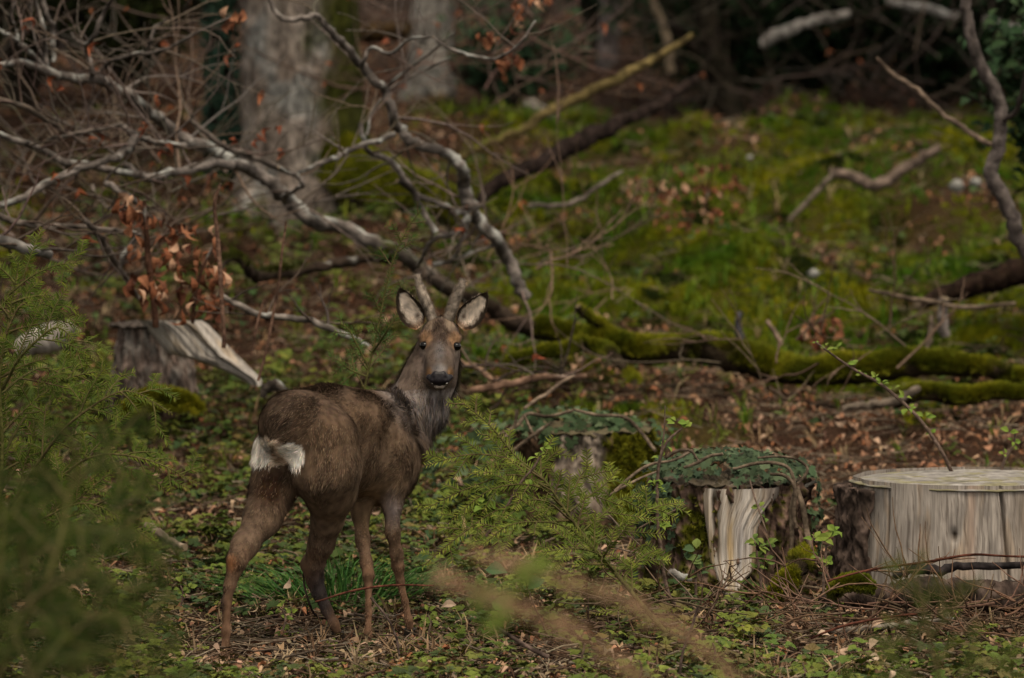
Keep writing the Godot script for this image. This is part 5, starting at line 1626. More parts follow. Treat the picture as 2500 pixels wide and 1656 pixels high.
var leaf_colors := {}
func tinted(base: StandardMaterial3D, c: Color) -> StandardMaterial3D:
	var key := [base, c]
	if not leaf_colors.has(key):
		var m: StandardMaterial3D = base.duplicate()
		m.albedo_color = c.linear_to_srgb()
		leaf_colors[key] = m
	return leaf_colors[key]

# a young shoot with separate leaves; clusters given as [px, py, distance, size px]
func sapling(label: String, stems: Array, clusters: Array, bark: Color, col: Color) -> Node3D:
	var l0: Array = stems[0]
	var t := thing("sapling", label, "sapling", at(l0[0][0], l0[0][1], l0[0][2]))
	for l in stems:
		limb("stem", l, M.twig, func(p, n, w): return bark * (1.0 + 0.5 * n2.get_noise_3dv(p * 30.0)), t, 6, 0.1, 5)
	var shapes := [flat_leaf(0), flat_leaf(1), flat_leaf(2)]
	for c in clusters:
		var p := at(c[0], c[1], c[2]) - t.position
		var size: float = c[3] * K * c[2] * 0.78
		for i in 3 + rng.randi() % 3:
			var k := mixc(col, Color(0.16, 0.19, 0.035), [0.0, 0.3, 0.6][rng.randi() % 3])
			var o := part("leaf", shapes[rng.randi() % 3], tinted(M.leaf, k), t)
			var dir := Vector3(rand(-1, 1), rand(-.1, 1.0), rand(-.6, .8))
			o.transform = frame(p + dir.normalized() * size * 0.15, Vector3(rand(-.5, .5), rand(.2, 1), rand(.1, .9)), dir, size * rand(0.6, 1.0), size * rand(0.6, 1.0))
	return t

func ivy_plant(label: String, spots: Array, vines: Array, size: float, col: Color, count_parts: int) -> void:
	# spots: [position, normal] of every leaf
	var t := thing("ivy", label, "ivy", spots[0][0])
	var leaf := [ivy_leaf_mesh(0).mesh(), ivy_leaf_mesh(1).mesh()]
	var xf := []
	var cl := []
	for i in spots.size():
		var nn: Vector3 = (spots[i][1] + Vector3(rand(-.6, .6), rand(-.1, .6), rand(-.3, .7))).normalized()
		if n3.get_noise_3dv(spots[i][0] * 9.0) < -0.28:
			continue
		var s := size * rand(0.45, 1.35)
		var f := frame(spots[i][0], nn, Vector3(rand(-1, 1), rand(-1.2, 0.2), rand(-.4, 1)), s, s)
		if i < count_parts:
			var o := part("leaf", leaf[i % 2], tinted(M.ivy, [col, col * 0.65, mixc(col, Color(0.1, 0.13, 0.07), 0.6), col * 1.3][rng.randi() % 4]), t)
			f.origin -= t.position
			o.transform = f
		else:
			xf.append(f)
			cl.append(vary(col, 0.4))
	if xf.size():
		stuff("small_leaves", leaf[0], M.ivy, xf, cl, t)
	for v in vines:
		limb("vine", v, M.twig, bark_tint(Color(0.24, 0.18, 0.13), 0.0, -0.5), t, 6, 0.15, 5)

func leaf_cluster(label: String, stems: Array, centre_list: Array, each: int, size: float) -> void:
	var l0: Array = stems[0]
	var t := thing("withered_beech_shoot", label, "dead shoot", at(l0[0][0], l0[0][1], l0[0][2]))
	for l in stems:
		limb("stem", l, M.twig, bark_tint(Color(0.12, 0.06, 0.04), 0.0, -0.5), t, 6, 0.1, 5)
	var shapes := [dry_leaf_mesh(0), dry_leaf_mesh(1), dry_leaf_mesh(2)]
	var cols := [Color(0.15, 0.056, 0.028), Color(0.2, 0.085, 0.045), Color(0.08, 0.03, 0.018), Color(0.36, 0.22, 0.145), Color(0.11, 0.045, 0.026)]
	for c in centre_list:
		for i in each:
			var o := part("leaf", shapes[rng.randi() % 3], tinted(M.dry, cols[rng.randi() % 5]), t)
			var p := at(c[0] + rand(-1, 1) * c[3], c[1] + rand(-1, 1) * c[4], c[2] + rand(-.12, .12)) - t.position
			var s := size * rand(0.6, 1.25)
			o.transform = frame(p, Vector3(rand(-1, 1), rand(-.4, .8), rand(.0, 1)), Vector3(rand(-.6, .6), -1, rand(-.5, .5)), s, s)

func plants() -> void:
	var dark := Color(0.04, 0.06, 0.009)
	var tip := Color(0.115, 0.13, 0.018)
	var face := Vector3(0.1, 0.75, 0.65)
	# yew at the left edge, in focus
	yew("dense green yew bush filling the left edge beside the deer", [
		[[-40, 1500, 11.7, 9], [-10, 1300, 11.7, 8], [5, 1100, 11.7, 7], [0, 900, 11.7, 6], [25, 760, 11.7, 4], [45, 640, 11.7, 2]],
		[[-10, 1300, 11.7, 6], [80, 1150, 11.6, 5], [200, 1010, 11.5, 4], [310, 955, 11.5, 3], [420, 1010, 11.5, 2]],
		[[-10, 1320, 11.7, 6], [110, 1200, 11.5, 5], [250, 1110, 11.4, 4], [380, 1130, 11.4, 3], [482, 1182, 11.4, 2]],
		[[5, 950, 11.7, 5], [70, 850, 11.6, 4], [140, 800, 11.6, 3], [205, 862, 11.6, 2]],
		[[10, 820, 11.7, 4], [60, 740, 11.7, 3], [110, 735, 11.7, 2], [165, 800, 11.7, 1.5]],
		[[20, 720, 11.7, 3], [70, 680, 11.7, 2.5], [130, 650, 11.7, 2], [205, 641, 11.7, 1.5]],
		[[0, 1350, 11.6, 5], [100, 1270, 11.4, 4], [220, 1230, 11.3, 3], [385, 1330, 11.3, 2]],
		[[-10, 1150, 11.8, 5], [60, 1020, 11.9, 4], [150, 930, 12.0, 3], [280, 900, 12.0, 2]],
		[[-30, 1250, 11.8, 5], [60, 1120, 11.9, 4], [190, 1060, 12.0, 3], [330, 1060, 12.0, 2]],
		[[-30, 1000, 11.8, 5], [40, 930, 11.9, 4], [120, 900, 12.0, 3], [200, 960, 12.0, 2]],
		[[-30, 1400, 11.7, 5], [60, 1330, 11.6, 4], [160, 1310, 11.5, 3], [260, 1370, 11.5, 2]],
		[[-60, 900, 11.9, 5], [-20, 780, 11.9, 4], [30, 720, 11.9, 3], [70, 700, 11.9, 2]],
	], face, 0.22, 0.0036, 0.024, dark, tip, 2, 0.9, 0.05)
	# yew leader rising behind the deer's back
	yew("slender yew seedling standing upright behind the deer's back left of its ears", [
		[[880, 1000, 12.9, 5], [900, 900, 12.9, 5], [925, 790, 12.9, 4.5], [945, 690, 12.9, 4], [970, 610, 12.9, 3.5], [1000, 550, 12.9, 3], [1030, 512, 12.9, 2]],
		[[900, 900, 12.9, 4], [870, 840, 12.9, 3], [845, 800, 12.9, 2.5], [830, 790, 12.9, 2]],
		[[910, 860, 12.9, 4], [950, 800, 12.8, 3], [985, 740, 12.8, 2], [1005, 700, 12.8, 1.5]],
		[[895, 920, 12.9, 4], [850, 900, 12.9, 3], [825, 880, 12.9, 2]],
		[[900, 900, 12.9, 4], [940, 850, 13.0, 3], [970, 815, 13.0, 2]],
		[[890, 950, 12.9, 4], [860, 870, 13.0, 3], [880, 800, 13.0, 2]],
	], Vector3(0.2, 0.3, 0.9), 0.1, 0.0045, 0.017, Color(0.04, 0.085, 0.022), Color(0.13, 0.17, 0.03), 2, 0.7, 0.0)
	yew("thin yellowish yew shoot showing above the deer's back", [
		[[790, 975, 12.7, 3], [840, 960, 12.7, 2.5], [900, 955, 12.7, 2], [965, 957, 12.7, 1.5]]], Vector3(0, 0.3, 1), 0.02, 0.008, 0.012, Color(0.12, 0.14, 0.025), Color(0.2, 0.2, 0.04), 0, 0.8, 0.0)
	# yew in front of the stumps
	var yg := Color(0.05, 0.07, 0.01)
	var yt := Color(0.2, 0.215, 0.038)
	yew("fresh green yew seedling leaning left in front of the stumps right of the deer", [
		[[1660, 1580, 11.7, 9], [1607, 1524, 11.75, 9], [1519, 1419, 11.8, 8], [1440, 1328, 11.8, 8], [1400, 1275, 11.8, 7], [1373, 1237, 11.8, 7], [1330, 1174, 11.8, 6], [1258, 1114, 11.85, 5.5], [1201, 1045, 11.85, 5], [1150, 1000, 11.9, 4], [1113, 972, 11.9, 2]],
		[[1330, 1174, 11.8, 4], [1244, 1122, 11.8, 3.5], [1150, 1110, 11.8, 3], [1040, 1137, 11.8, 2]],
		[[1350, 1200, 11.8, 4], [1260, 1160, 11.75, 3.5], [1150, 1190, 11.75, 3], [1033, 1246, 11.75, 2]],
		[[1373, 1237, 11.8, 4], [1300, 1185, 11.7, 3.5], [1215, 1190, 11.7, 3], [1090, 1280, 11.7, 2]],
		[[1400, 1275, 11.8, 4], [1310, 1220, 11.7, 3.5], [1240, 1235, 11.7, 3], [1120, 1310, 11.65, 2.5], [1030, 1385, 11.65, 2]],
		[[1416, 1303, 11.8, 4], [1330, 1275, 11.65, 3.5], [1240, 1285, 11.6, 3], [1180, 1330, 11.6, 2]],
		[[1300, 1150, 11.85, 4], [1330, 1130, 11.85, 3], [1352, 1110, 11.85, 2.5], [1372, 1095, 11.85, 1.5]],
		[[1373, 1237, 11.8, 4], [1395, 1210, 11.85, 3], [1420, 1160, 11.9, 2.5], [1438, 1137, 11.9, 2]],
		[[1390, 1250, 11.8, 4], [1440, 1210, 11.9, 3.5], [1480, 1180, 11.95, 3], [1510, 1145, 12.0, 2]],
		[[1416, 1303, 11.8, 4], [1480, 1250, 11.9, 3.5], [1530, 1215, 12.0, 3], [1568, 1215, 12.0, 2]],
		[[1440, 1330, 11.8, 4], [1520, 1290, 11.95, 3.5], [1600, 1240, 12.0, 3], [1670, 1228, 12.1, 2]],
		[[1470, 1365, 11.8, 4], [1490, 1330, 11.75, 3], [1500, 1290, 11.75, 2]],
		[[1500, 1395, 11.8, 4], [1440, 1345, 11.65, 3.5], [1390, 1340, 11.6, 3], [1320, 1350, 11.6, 2]],
		[[1519, 1419, 11.8, 4], [1570, 1360, 11.9, 3], [1610, 1340, 12.0, 2]],
	], Vector3(0.05, 0.7, 0.7), 0.13, 0.0042, 0.025, yg, yt, 1, 0.75, 0.02)
	# out of focus sprays close to the lens
	yew("blurred dark green yew sprays in the near bottom left corner", [
		[[-100, 1900, 7.0, 20], [20, 1600, 7.0, 14], [120, 1400, 7.0, 10], [170, 1200, 7.1, 7], [190, 1080, 7.1, 4]],
		[[0, 1800, 6.8, 14], [130, 1600, 6.8, 10], [260, 1500, 6.8, 7], [380, 1560, 6.8, 4]],
		[[-60, 1650, 7.0, 12], [60, 1480, 6.9, 9], [200, 1400, 6.9, 6], [330, 1450, 6.9, 4]],
		[[20, 1750, 6.9, 12], [200, 1620, 6.8, 9], [340, 1620, 6.8, 6], [420, 1680, 6.8, 4]],
		[[120, 1400, 7.2, 8], [230, 1290, 7.6, 6], [330, 1300, 7.6, 4], [420, 1400, 7.6, 3]],
		[[-80, 1700, 7.2, 12], [40, 1560, 7.2, 9], [120, 1540, 7.2, 6], [210, 1640, 7.2, 4]],
		[[-80, 1560, 7.3, 12], [10, 1400, 7.3, 9], [80, 1370, 7.3, 6], [150, 1480, 7.3, 4]],
		[[-60, 1780, 6.7, 12], [100, 1680, 6.7, 9], [210, 1690, 6.7, 6], [290, 1760, 6.7, 4]],
		[[-60, 1850, 7.6, 12], [80, 1620, 7.6, 9], [200, 1500, 7.6, 6], [280, 1520, 7.6, 4]],
		[[-70, 1600, 7.7, 12], [50, 1450, 7.7, 9], [140, 1430, 7.7, 6], [230, 1530, 7.7, 4]],
		[[-90, 1450, 7.5, 10], [-20, 1290, 7.5, 8], [60, 1240, 7.5, 6], [130, 1330, 7.5, 4]],
		[[160, 1250, 7.8, 8], [110, 1160, 7.8, 6], [60, 1150, 7.8, 4]],
		[[170, 1200, 7.8, 8], [260, 1130, 7.8, 6], [340, 1200, 7.8, 3]],
	], Vector3(0.1, 0.7, 0.7), 0.16, 0.0034, 0.026, Color(0.014, 0.024, 0.004), Color(0.04, 0.05, 0.007), 2, 0.6, 0.04)
	yew("blurred green yew sprig in front of the cut stump at lower right", [
		[[2330, 1800, 8.0, 9], [2290, 1640, 8.0, 7], [2260, 1520, 8.0, 6], [2240, 1430, 8.0, 5], [2190, 1350, 8.0, 3]],
		[[2280, 1600, 8.0, 6], [2200, 1560, 8.0, 4], [2130, 1600, 8.0, 3]],
		[[2270, 1560, 8.0, 6], [2340, 1460, 8.0, 4], [2345, 1420, 8.0, 3]],
		[[2300, 1700, 7.8, 6], [2400, 1620, 7.8, 5], [2500, 1600, 7.8, 3]],
		[[2310, 1740, 7.8, 6], [2200, 1650, 7.8, 4], [2090, 1680, 7.8, 3]],
	], Vector3(0.1, 0.6, 0.8), 0.1, 0.005, 0.022, Color(0.03, 0.048, 0.008), Color(0.07, 0.085, 0.014), 1, 0.6, 0.03)
	# out of focus withered fronds close to the lens
	for f in [["blurred brown withered frond crossing the near foreground below the deer", [[1750, 1900, 5.2, 10], [1600, 1700, 5.2, 9], [1480, 1590, 5.2, 8], [1330, 1510, 5.2, 7], [1200, 1460, 5.2, 6], [1060, 1405, 5.2, 4]]], ["second blurred brown frond, upper of the two in the near foreground", [[1980, 1850, 5.3, 9], [1780, 1640, 5.3, 8], [1620, 1520, 5.3, 8], [1450, 1440, 5.3, 7], [1300, 1390, 5.3, 6], [1160, 1345, 5.3, 4]]]]:
		var t := thing("withered_frond", f[0], "dead frond", at(f[1][0][0], f[1][0][1], f[1][0][2]))
		limb("stalk", f[1], M.twig, func(_p, _n, _w): return Color(0.25, 0.15, 0.09), t, 6, 0.1, 6)
		var q := path(f[1])
		var s := spline(q[0], q[1], 12)
		var xf := []
		var cl := []
		var m: int = s[0].size()
		for i in range(m - 1):
			for j in 4:
				var tg: Vector3 = (s[0][i + 1] - s[0][i]).normalized()
				var dir := (tg * rand(.1, .9) + Vector3(rand(-1, 1), rand(-1, 1), rand(-1, 1))).normalized()
				xf.append(frame(s[0][i].lerp(s[0][i + 1], rng.randf()) + dir * 0.003, dir, Vector3(rand(-1, 1), 1, 1), rand(.01, .024), rand(.016, .028)))
				cl.append(vary(Color(0.27, 0.175, 0.105), 0.3))
		stuff("withered_leaflets", needle_mesh(), M.dry, xf, cl, t)
		# a few live buds on it
		for g in [[1240, 1430], [1330, 1400], [1215, 1475]] if f[0].begins_with("second") else [[1180, 1520]]:
			var sh := flat_leaf(0)
			for i in 3:
				var o := part("leaf", sh, tinted(M.leaf, Color(0.1, 0.13, 0.025)), t)
				o.transform = frame(at(g[0] + rand(-25, 25), g[1] + rand(-20, 20), 5.25) - t.position, Vector3(rand(-.5, .5), .6, .8), Vector3(rand(-1, 1), .3, .2), 0.03, 0.03)
	# leafing shoots
	var stem := Color(0.2, 0.14, 0.11)
	var fresh := Color(0.11, 0.17, 0.028)
	sapling("thin leafing shoot arching left above the cut stump", [[[2340, 1190, 12.95, 5], [2297, 1100, 12.9, 5], [2272, 1061, 12.9, 4.5], [2212, 990, 12.9, 4.5], [2159, 945, 12.9, 4], [2096, 909, 12.9, 3.5], [2054, 881, 12.9, 3], [1990, 835, 12.9, 2]]],
		[[1994, 838, 12.9, 16], [2018, 848, 12.9, 22], [2042, 850, 12.9, 30], [2090, 892, 12.9, 28], [2104, 915, 12.9, 24], [2138, 922, 12.9, 24], [2152, 938, 12.9, 26], [2182, 950, 12.9, 24], [2210, 970, 12.9, 28], [2215, 1000, 12.9, 32], [2258, 1020, 12.9, 34], [2274, 1060, 12.9, 24]], stem, fresh)
	sapling("small leafing twig at the right edge behind the cut stump", [[[2440, 1180, 13.0, 4], [2455, 1120, 13.0, 4], [2475, 1085, 13.0, 3], [2480, 1050, 13.0, 2.5]]], [[2464, 1056, 13.0, 30], [2474, 1080, 13.0, 30], [2452, 1110, 13.0, 26], [2478, 1100, 13.0, 24]], stem, fresh)
	sapling("tall thin leafing shoot standing left of the ivy stump", [[[1655, 1480, 12.2, 5], [1643, 1468, 12.2, 5], [1625, 1422, 12.2, 5], [1615, 1355, 12.2, 5], [1606, 1270, 12.2, 5], [1604, 1182, 12.2, 4.5], [1612, 1120, 12.2, 4], [1632, 1075, 12.2, 4], [1666, 1045, 12.2, 3]], [[1612, 1120, 12.2, 3], [1622, 1050, 12.2, 2], [1624, 990, 12.2, 1.5]], [[1560, 1290, 12.2, 2], [1610, 1265, 12.2, 3], [1650, 1245, 12.2, 2.5], [1672, 1226, 12.2, 2]]],
		[[1650, 1032, 12.2, 38], [1668, 1048, 12.2, 36], [1625, 1090, 12.2, 34], [1610, 1120, 12.2, 34], [1596, 1180, 12.2, 34], [1612, 1205, 12.2, 30], [1600, 1190, 12.2, 26], [1595, 1240, 12.2, 28], [1618, 1250, 12.2, 26], [1612, 1285, 12.2, 26], [1625, 1290, 12.2, 26]], stem, fresh)
	sapling("leafy twig crossing the yew seedling right of the deer's chest", [[[1185, 1310, 11.7, 4], [1230, 1250, 11.7, 4], [1275, 1175, 11.7, 3.5], [1310, 1130, 11.7, 3], [1325, 1092, 11.7, 2.5]]], [[1326, 1094, 11.7, 34], [1312, 1118, 11.7, 36], [1180, 1240, 11.7, 40], [1190, 1225, 11.7, 40], [1175, 1255, 11.7, 36], [1296, 1190, 11.7, 36]], stem, fresh)
	sapling("bright leafy shoot between the two right stumps", [[[2010, 1480, 12.4, 4], [2012, 1400, 12.4, 4], [2018, 1330, 12.4, 3]]], [[2010, 1320, 12.4, 40], [2030, 1312, 12.4, 44], [2040, 1300, 12.4, 40], [1990, 1318, 12.4, 36], [2015, 1380, 12.4, 36], [2030, 1375, 12.4, 34], [2000, 1360, 12.4, 30]], stem, fresh)
	sapling("green leafy sprig before the right flank of the ivy stump", [[[1860, 1470, 12.4, 4], [1856, 1400, 12.4, 4], [1848, 1345, 12.4, 3]], [[1872, 1300, 12.45, 2], [1850, 1240, 12.5, 2.5], [1830, 1170, 12.55, 2]]], [[1850, 1335, 12.4, 40], [1868, 1332, 12.4, 44], [1842, 1320, 12.4, 36], [1850, 1365, 12.4, 40], [1870, 1375, 12.4, 36], [1848, 1390, 12.4, 36], [1855, 1240, 12.5, 28], [1870, 1265, 12.5, 26]], stem, Color(0.085, 0.13, 0.03))
	sapling("broad leaved seedling at the foot of the pale split wedge", [[[1700, 1480, 12.4, 4], [1698, 1420, 12.4, 4], [1700, 1355, 12.4, 3]]], [[1700, 1345, 12.4, 46], [1715, 1370, 12.4, 46], [1690, 1375, 12.4, 40], [1720, 1395, 12.4, 44], [1705, 1410, 12.4, 44]], stem, Color(0.05, 0.085, 0.035))
	for s in [["bright green sprig low in front of the yew seedling", 1420, 1560, 11.1], ["bright green sprig at the bottom centre edge", 1560, 1610, 10.9], ["pale green sprig near the bottom right litter", 1740, 1570, 11.2], ["green sprig beside the grey twig at the bottom right", 1960, 1620, 10.9], ["green sprig between the deer's hind feet", 690, 1490, 11.5], ["green sprig left of the deer's hind foot", 440, 1430, 11.6], ["green sprig just right of the deer's fore hoof", 1045, 1500, 11.7]]:
		sapling(s[0], [[[s[1], s[2] + 50, s[3], 3], [s[1] + 6, s[2] + 20, s[3], 3], [s[1], s[2], s[3], 2]]], [[s[1], s[2] - 6, s[3], 28], [s[1] + 22, s[2] + 8, s[3], 26], [s[1] - 20, s[2] + 10, s[3], 24], [s[1] + 8, s[2] + 22, s[3], 26]], stem, Color(0.085, 0.12, 0.024))
	# large blue green leaf and its neighbour in the middle foreground
	var b := thing("broad_leaf_seedling", "seedling with large smooth heart shaped leaves right of the deer's fore hoof", "seedling", at(1250, 1500, 11.2))
	limb("stem", [[1250, 1520, 11.2, 3], [1235, 1470, 11.2, 3], [1225, 1430, 11.2, 2]], M.twig, func(_p, _n, _w): return Color(0.1, 0.13, 0.04), b, 6, 0.0)
	for g in [[1185, 1392, 56, Color(0.045, 0.085, 0.035), Vector3(1, -.2, 0.1)], [1200, 1470, 66, Color(0.06, 0.12, 0.02), Vector3(0.9, -.5, 0.3)], [1290, 1440, 50, Color(0.045, 0.08, 0.03), Vector3(0.6, 0.3, -0.3)]]:
		var o := part("leaf", flat_leaf(2), tinted(M.leaf, g[3]), b)
		var z: float = g[2] * K * 11.2
		o.transform = frame(at(g[0], g[1], 11.2) - b.position, Vector3(-.1, .7, .7), g[4], z, z)
	# red bramble canes
	for c in [["reddish bramble cane arching before the cut stump", [[2020, 1420, 11.9, 2.5], [2107, 1396, 11.9, 3], [2250, 1375, 11.9, 3.5], [2381, 1354, 11.9, 3.5], [2440, 1358, 11.9, 3], [2540, 1362, 11.9, 3]]], ["reddish cane lying across the lower right litter", [[1980, 1560, 11.3, 3], [2060, 1530, 11.3, 3.5], [2160, 1508, 11.3, 3], [2240, 1500, 11.3, 3]]], ["dark bramble cane curving before the deer's forelegs", [[770, 1470, 11.6, 2.5], [850, 1445, 11.6, 3], [960, 1428, 11.6, 3], [1060, 1430, 11.6, 2]]], ["brown cane leaning behind the deer's foreleg", [[905, 1460, 11.75, 2.5], [940, 1500, 11.7, 3], [965, 1550, 11.6, 3], [975, 1600, 11.5, 3]]], ["thin dark stem with bent tip behind the hind hock", [[780, 1510, 12.1, 3], [757, 1480, 12.0, 3], [742, 1420, 12.0, 2.5], [748, 1350, 12.0, 2]]], ["grey upright twig in the lower right foreground", [[1660, 1650, 11.0, 4], [1668, 1590, 11.0, 4], [1690, 1530, 11.0, 4], [1705, 1480, 11.0, 3]]], ["tan peeled stick in the bottom centre behind the brown frond", [[1210, 1530, 11.2, 5], [1280, 1575, 11.2, 6], [1340, 1605, 11.2, 6]]]]:
		var m: Array = c[1][2]
		var o := thing("bramble_cane", c[0], "cane", at(m[0], m[1], m[2]))
		limb("cane", c[1], M.twig, bark_tint(Color(0.16, 0.06, 0.04) if "bramble" in c[0] or "reddish" in c[0] else Color(0.17, 0.12, 0.1), -0.1, -0.5), o, 6, 0.1, 5)
	# upright dry stems in the middle distance left
	for c in [["reddish upright dead stem before the brown leaf cluster", [[546, 850, 14.0, 6], [542, 760, 14.0, 6], [536, 660, 14.0, 6.5], [531, 564, 14.0, 6], [524, 486, 14.0, 5], [538, 449, 14.0, 4]]], ["thin pale upright stem left above the deer's rump", [[630, 930, 14.0, 4], [655, 830, 14.0, 4], [680, 700, 14.0, 4], [690, 600, 14.0, 3.5], [698, 540, 14.0, 3]]], ["short brown stem leaning beside the thin upright one", [[612, 870, 14.1, 4], [625, 800, 14.1, 4], [645, 730, 14.1, 3]]]]:
		var o := thing("dried_plant", c[0], "dry plant", at(c[1][0][0], c[1][0][1], c[1][0][2]))
		limb("stem", c[1], M.twig, bark_tint(Color(0.24, 0.14, 0.1), 0.0, -0.5), o, 6, 0.1, 5)
	leaf_cluster("withered beech shoot thick with rust brown leaves above the left stump", [[[380, 800, 14.6, 9], [362, 640, 14.6, 9], [356, 560, 14.6, 7], [352, 490, 14.6, 5]], [[470, 790, 14.6, 5], [480, 700, 14.6, 5], [520, 600, 14.6, 4]]],
		[[330, 520, 14.6, 40, 35], [370, 590, 14.6, 60, 60], [450, 660, 14.6, 80, 45], [500, 620, 14.6, 60, 70], [400, 710, 14.5, 80, 40], [520, 700, 14.6, 60, 60], [465, 745, 14.6, 90, 35], [350, 660, 14.7, 40, 60]], 17, 0.056)
	leaf_cluster("heap of curled rust brown leaves behind the mossy trunk at right", [[[2020, 850, 17.2, 4], [2010, 810, 17.2, 3]]], [[1990, 825, 17.2, 30, 20], [2030, 805, 17.2, 30, 20]], 16, 0.06)
	leaf_cluster("red brown withered bracken patch on the green bank", [[[1720, 530, 20.0, 4], [1730, 460, 20.0, 3], [1745, 400, 20.0, 2]]], [[1640, 490, 20.0, 70, 40], [1720, 440, 20.2, 80, 35], [1760, 500, 20.1, 50, 50], [1590, 470, 20.3, 60, 30], [1690, 540, 19.6, 80, 30]], 24, 0.045)
	leaf_cluster("small tuft of orange leaves on a twig tip before the beech", [[[540, 62, 15.6, 2.5], [575, 50, 15.6, 2]]], [[570, 55, 15.6, 18, 22]], 9, 0.05)
	leaf_cluster("spray of russet leaves at the top centre", [[[1230, 100, 16.5, 2.5], [1290, 30, 16.5, 2.5]]], [[1320, 10, 16.5, 25, 20], [1270, 45, 16.5, 25, 30], [1190, 100, 16.5, 30, 14], [1245, 150, 16.6, 30, 20]], 9, 0.05)
	# bright grass tuft behind the legs
	var g := thing("grass_tuft", "bright green grass tuft behind the deer's legs", "grass tuft", on_ground(830, 12.75))
	var blades := MB.new()
	for i in 420:
		var o := Vector3(rand(-.19, .17), 0, rand(-.1, .1))
		var a := rand(0, TAU)
		var h := rand(0.07, 0.155) * (1.0 - absf(o.x) * 1.5)
		var lean := Vector3(o.x * 1.6 + cos(a) * 0.08, 0, sin(a) * 0.08)
		var sd := Vector3(rand(-1, 1), 0, rand(-1, 1)).normalized() * 0.0022
		var p := g.position + o
		p.y = ground(p.x, p.z)
		var c := vary(mixc(Color(0.03, 0.085, 0.022), Color(0.06, 0.13, 0.03), rng.randf()), 0.3)
		var p1 := p + Vector3(lean.x * 0.4, h * 0.7, lean.z * 0.4)
		blades.quad(p - sd, p1 - sd, p1 + sd, p + sd, c)
		blades.tri(p1 - sd, p + Vector3(lean.x, h, lean.z), p1 + sd, c)
	build("blades", blades, M.blade, g).set_meta("kind", "stuff")
	# ivy on the stumps
	var spots := []
	var c0 := on_ground(1772, 13.0)
	var top := at(1772, 1172, 12.9).y
	for i in 720:
		var a := rand(0, TAU)
		var q := sqrt(rng.randf())
		var p := Vector3(c0.x + sin(a) * q * 0.245, top + 0.02 + (1.0 - q * q) * 0.05 + rand(-.01, .02), c0.z + cos(a) * q * 0.24)
		if cos(a) * q > 0.75 and rng.randf() < 0.45 and sin(a) > -0.2:
			continue
		spots.append([p, Vector3(sin(a) * q * 0.6, 1, cos(a) * q * 0.9 + 0.2)])
	for i in 230:
		var th := rand(-1.5, -0.6) if i < 190 else rand(1.15, 1.6)
		var h := top - absf(rng.randf() * rng.randf()) * 0.28
		spots.append([Vector3(c0.x + sin(th) * 0.262, h, c0.z + cos(th) * 0.262), Vector3(sin(th), 0.2, cos(th))])
	ivy_plant("dark ivy heaped over the top of the middle stump", spots, [
		[[1500, 1200, 12.7, 4], [1540, 1165, 12.72, 4], [1590, 1135, 12.75, 4], [1640, 1125, 12.75, 3.5], [1690, 1100, 12.8, 4]],
		[[1625, 1120, 12.7, 4], [1650, 1102, 12.7, 4.5], [1685, 1100, 12.7, 4], [1705, 1125, 12.7, 3]],
		[[1670, 1142, 12.68, 4], [1705, 1128, 12.68, 4.5], [1735, 1112, 12.68, 4.5], [1765, 1108, 12.68, 4]],
		[[1790, 1145, 12.68, 4], [1840, 1132, 12.66, 5], [1880, 1130, 12.66, 5], [1925, 1145, 12.66, 5], [1938, 1175, 12.66, 5], [1930, 1250, 12.66, 6], [1935, 1310, 12.66, 6], [1932, 1365, 12.66, 5]],
		[[1880, 1158, 12.64, 4], [1915, 1162, 12.64, 5], [1935, 1180, 12.64, 5], [1938, 1260, 12.64, 5], [1945, 1290, 12.64, 4]],
		[[1850, 1118, 12.7, 3], [1900, 1116, 12.7, 3.5], [1955, 1128, 12.72, 4], [1972, 1145, 12.72, 4], [1960, 1170, 12.72, 4], [1948, 1182, 12.72, 4]],
		[[1945, 1190, 12.72, 7], [1958, 1240, 12.7, 8], [1970, 1300, 12.68, 8], [1982, 1345, 12.66, 7]],
		[[1480, 1215, 12.6, 3], [1520, 1190, 12.6, 3.5], [1560, 1168, 12.65, 3.5], [1610, 1150, 12.7, 3]]], 0.031, Color(0.038, 0.056, 0.03), 290)
	spots = []
	c0 = on_ground(1425, 14.6)
	top = at(1425, 1045, 14.5).y
	for i in 520:
		var a := rand(0, TAU)
		var q := sqrt(rng.randf())
		var p := Vector3(c0.x - 0.12 + sin(a) * q * 0.42, top + (1.0 - q * q) * 0.08 - 0.03 + rand(-.015, .02), c0.z + cos(a) * q * 0.26)
		if cos(a) * q > 0.45 and p.x > c0.x - 0.12 and rng.randf() < 0.6:
			continue
		if p.x < c0.x - 0.2:
			p.y -= rng.randf() * 0.26
		spots.append([p, Vector3(sin(a) * q * 0.6, 1, cos(a) * q * 0.9 + 0.3)])
	ivy_plant("dark ivy mound over the far stump right of the deer's chest", spots, [
		[[1180, 1075, 14.1, 4], [1260, 1040, 14.15, 5], [1290, 1012, 14.2, 5], [1330, 1018, 14.2, 5], [1400, 1003, 14.2, 4]],
		[[1220, 1120, 14.1, 5], [1265, 1090, 14.1, 5], [1320, 1050, 14.1, 5], [1340, 1035, 14.1, 4]],
		[[1262, 1000, 14.1, 4], [1255, 1040, 14.1, 5], [1228, 1075, 14.1, 5], [1222, 1110, 14.1, 4]],
		[[1400, 1000, 14.2, 4], [1450, 1012, 14.2, 4.5], [1530, 1022, 14.2, 5], [1560, 1050, 14.2, 5], [1600, 1100, 14.1, 5]],
		[[1280, 1015, 14.1, 3], [1300, 1060, 14.1, 4], [1310, 1075, 14.1, 3]]], 0.042, Color(0.03, 0.048, 0.022), 290)
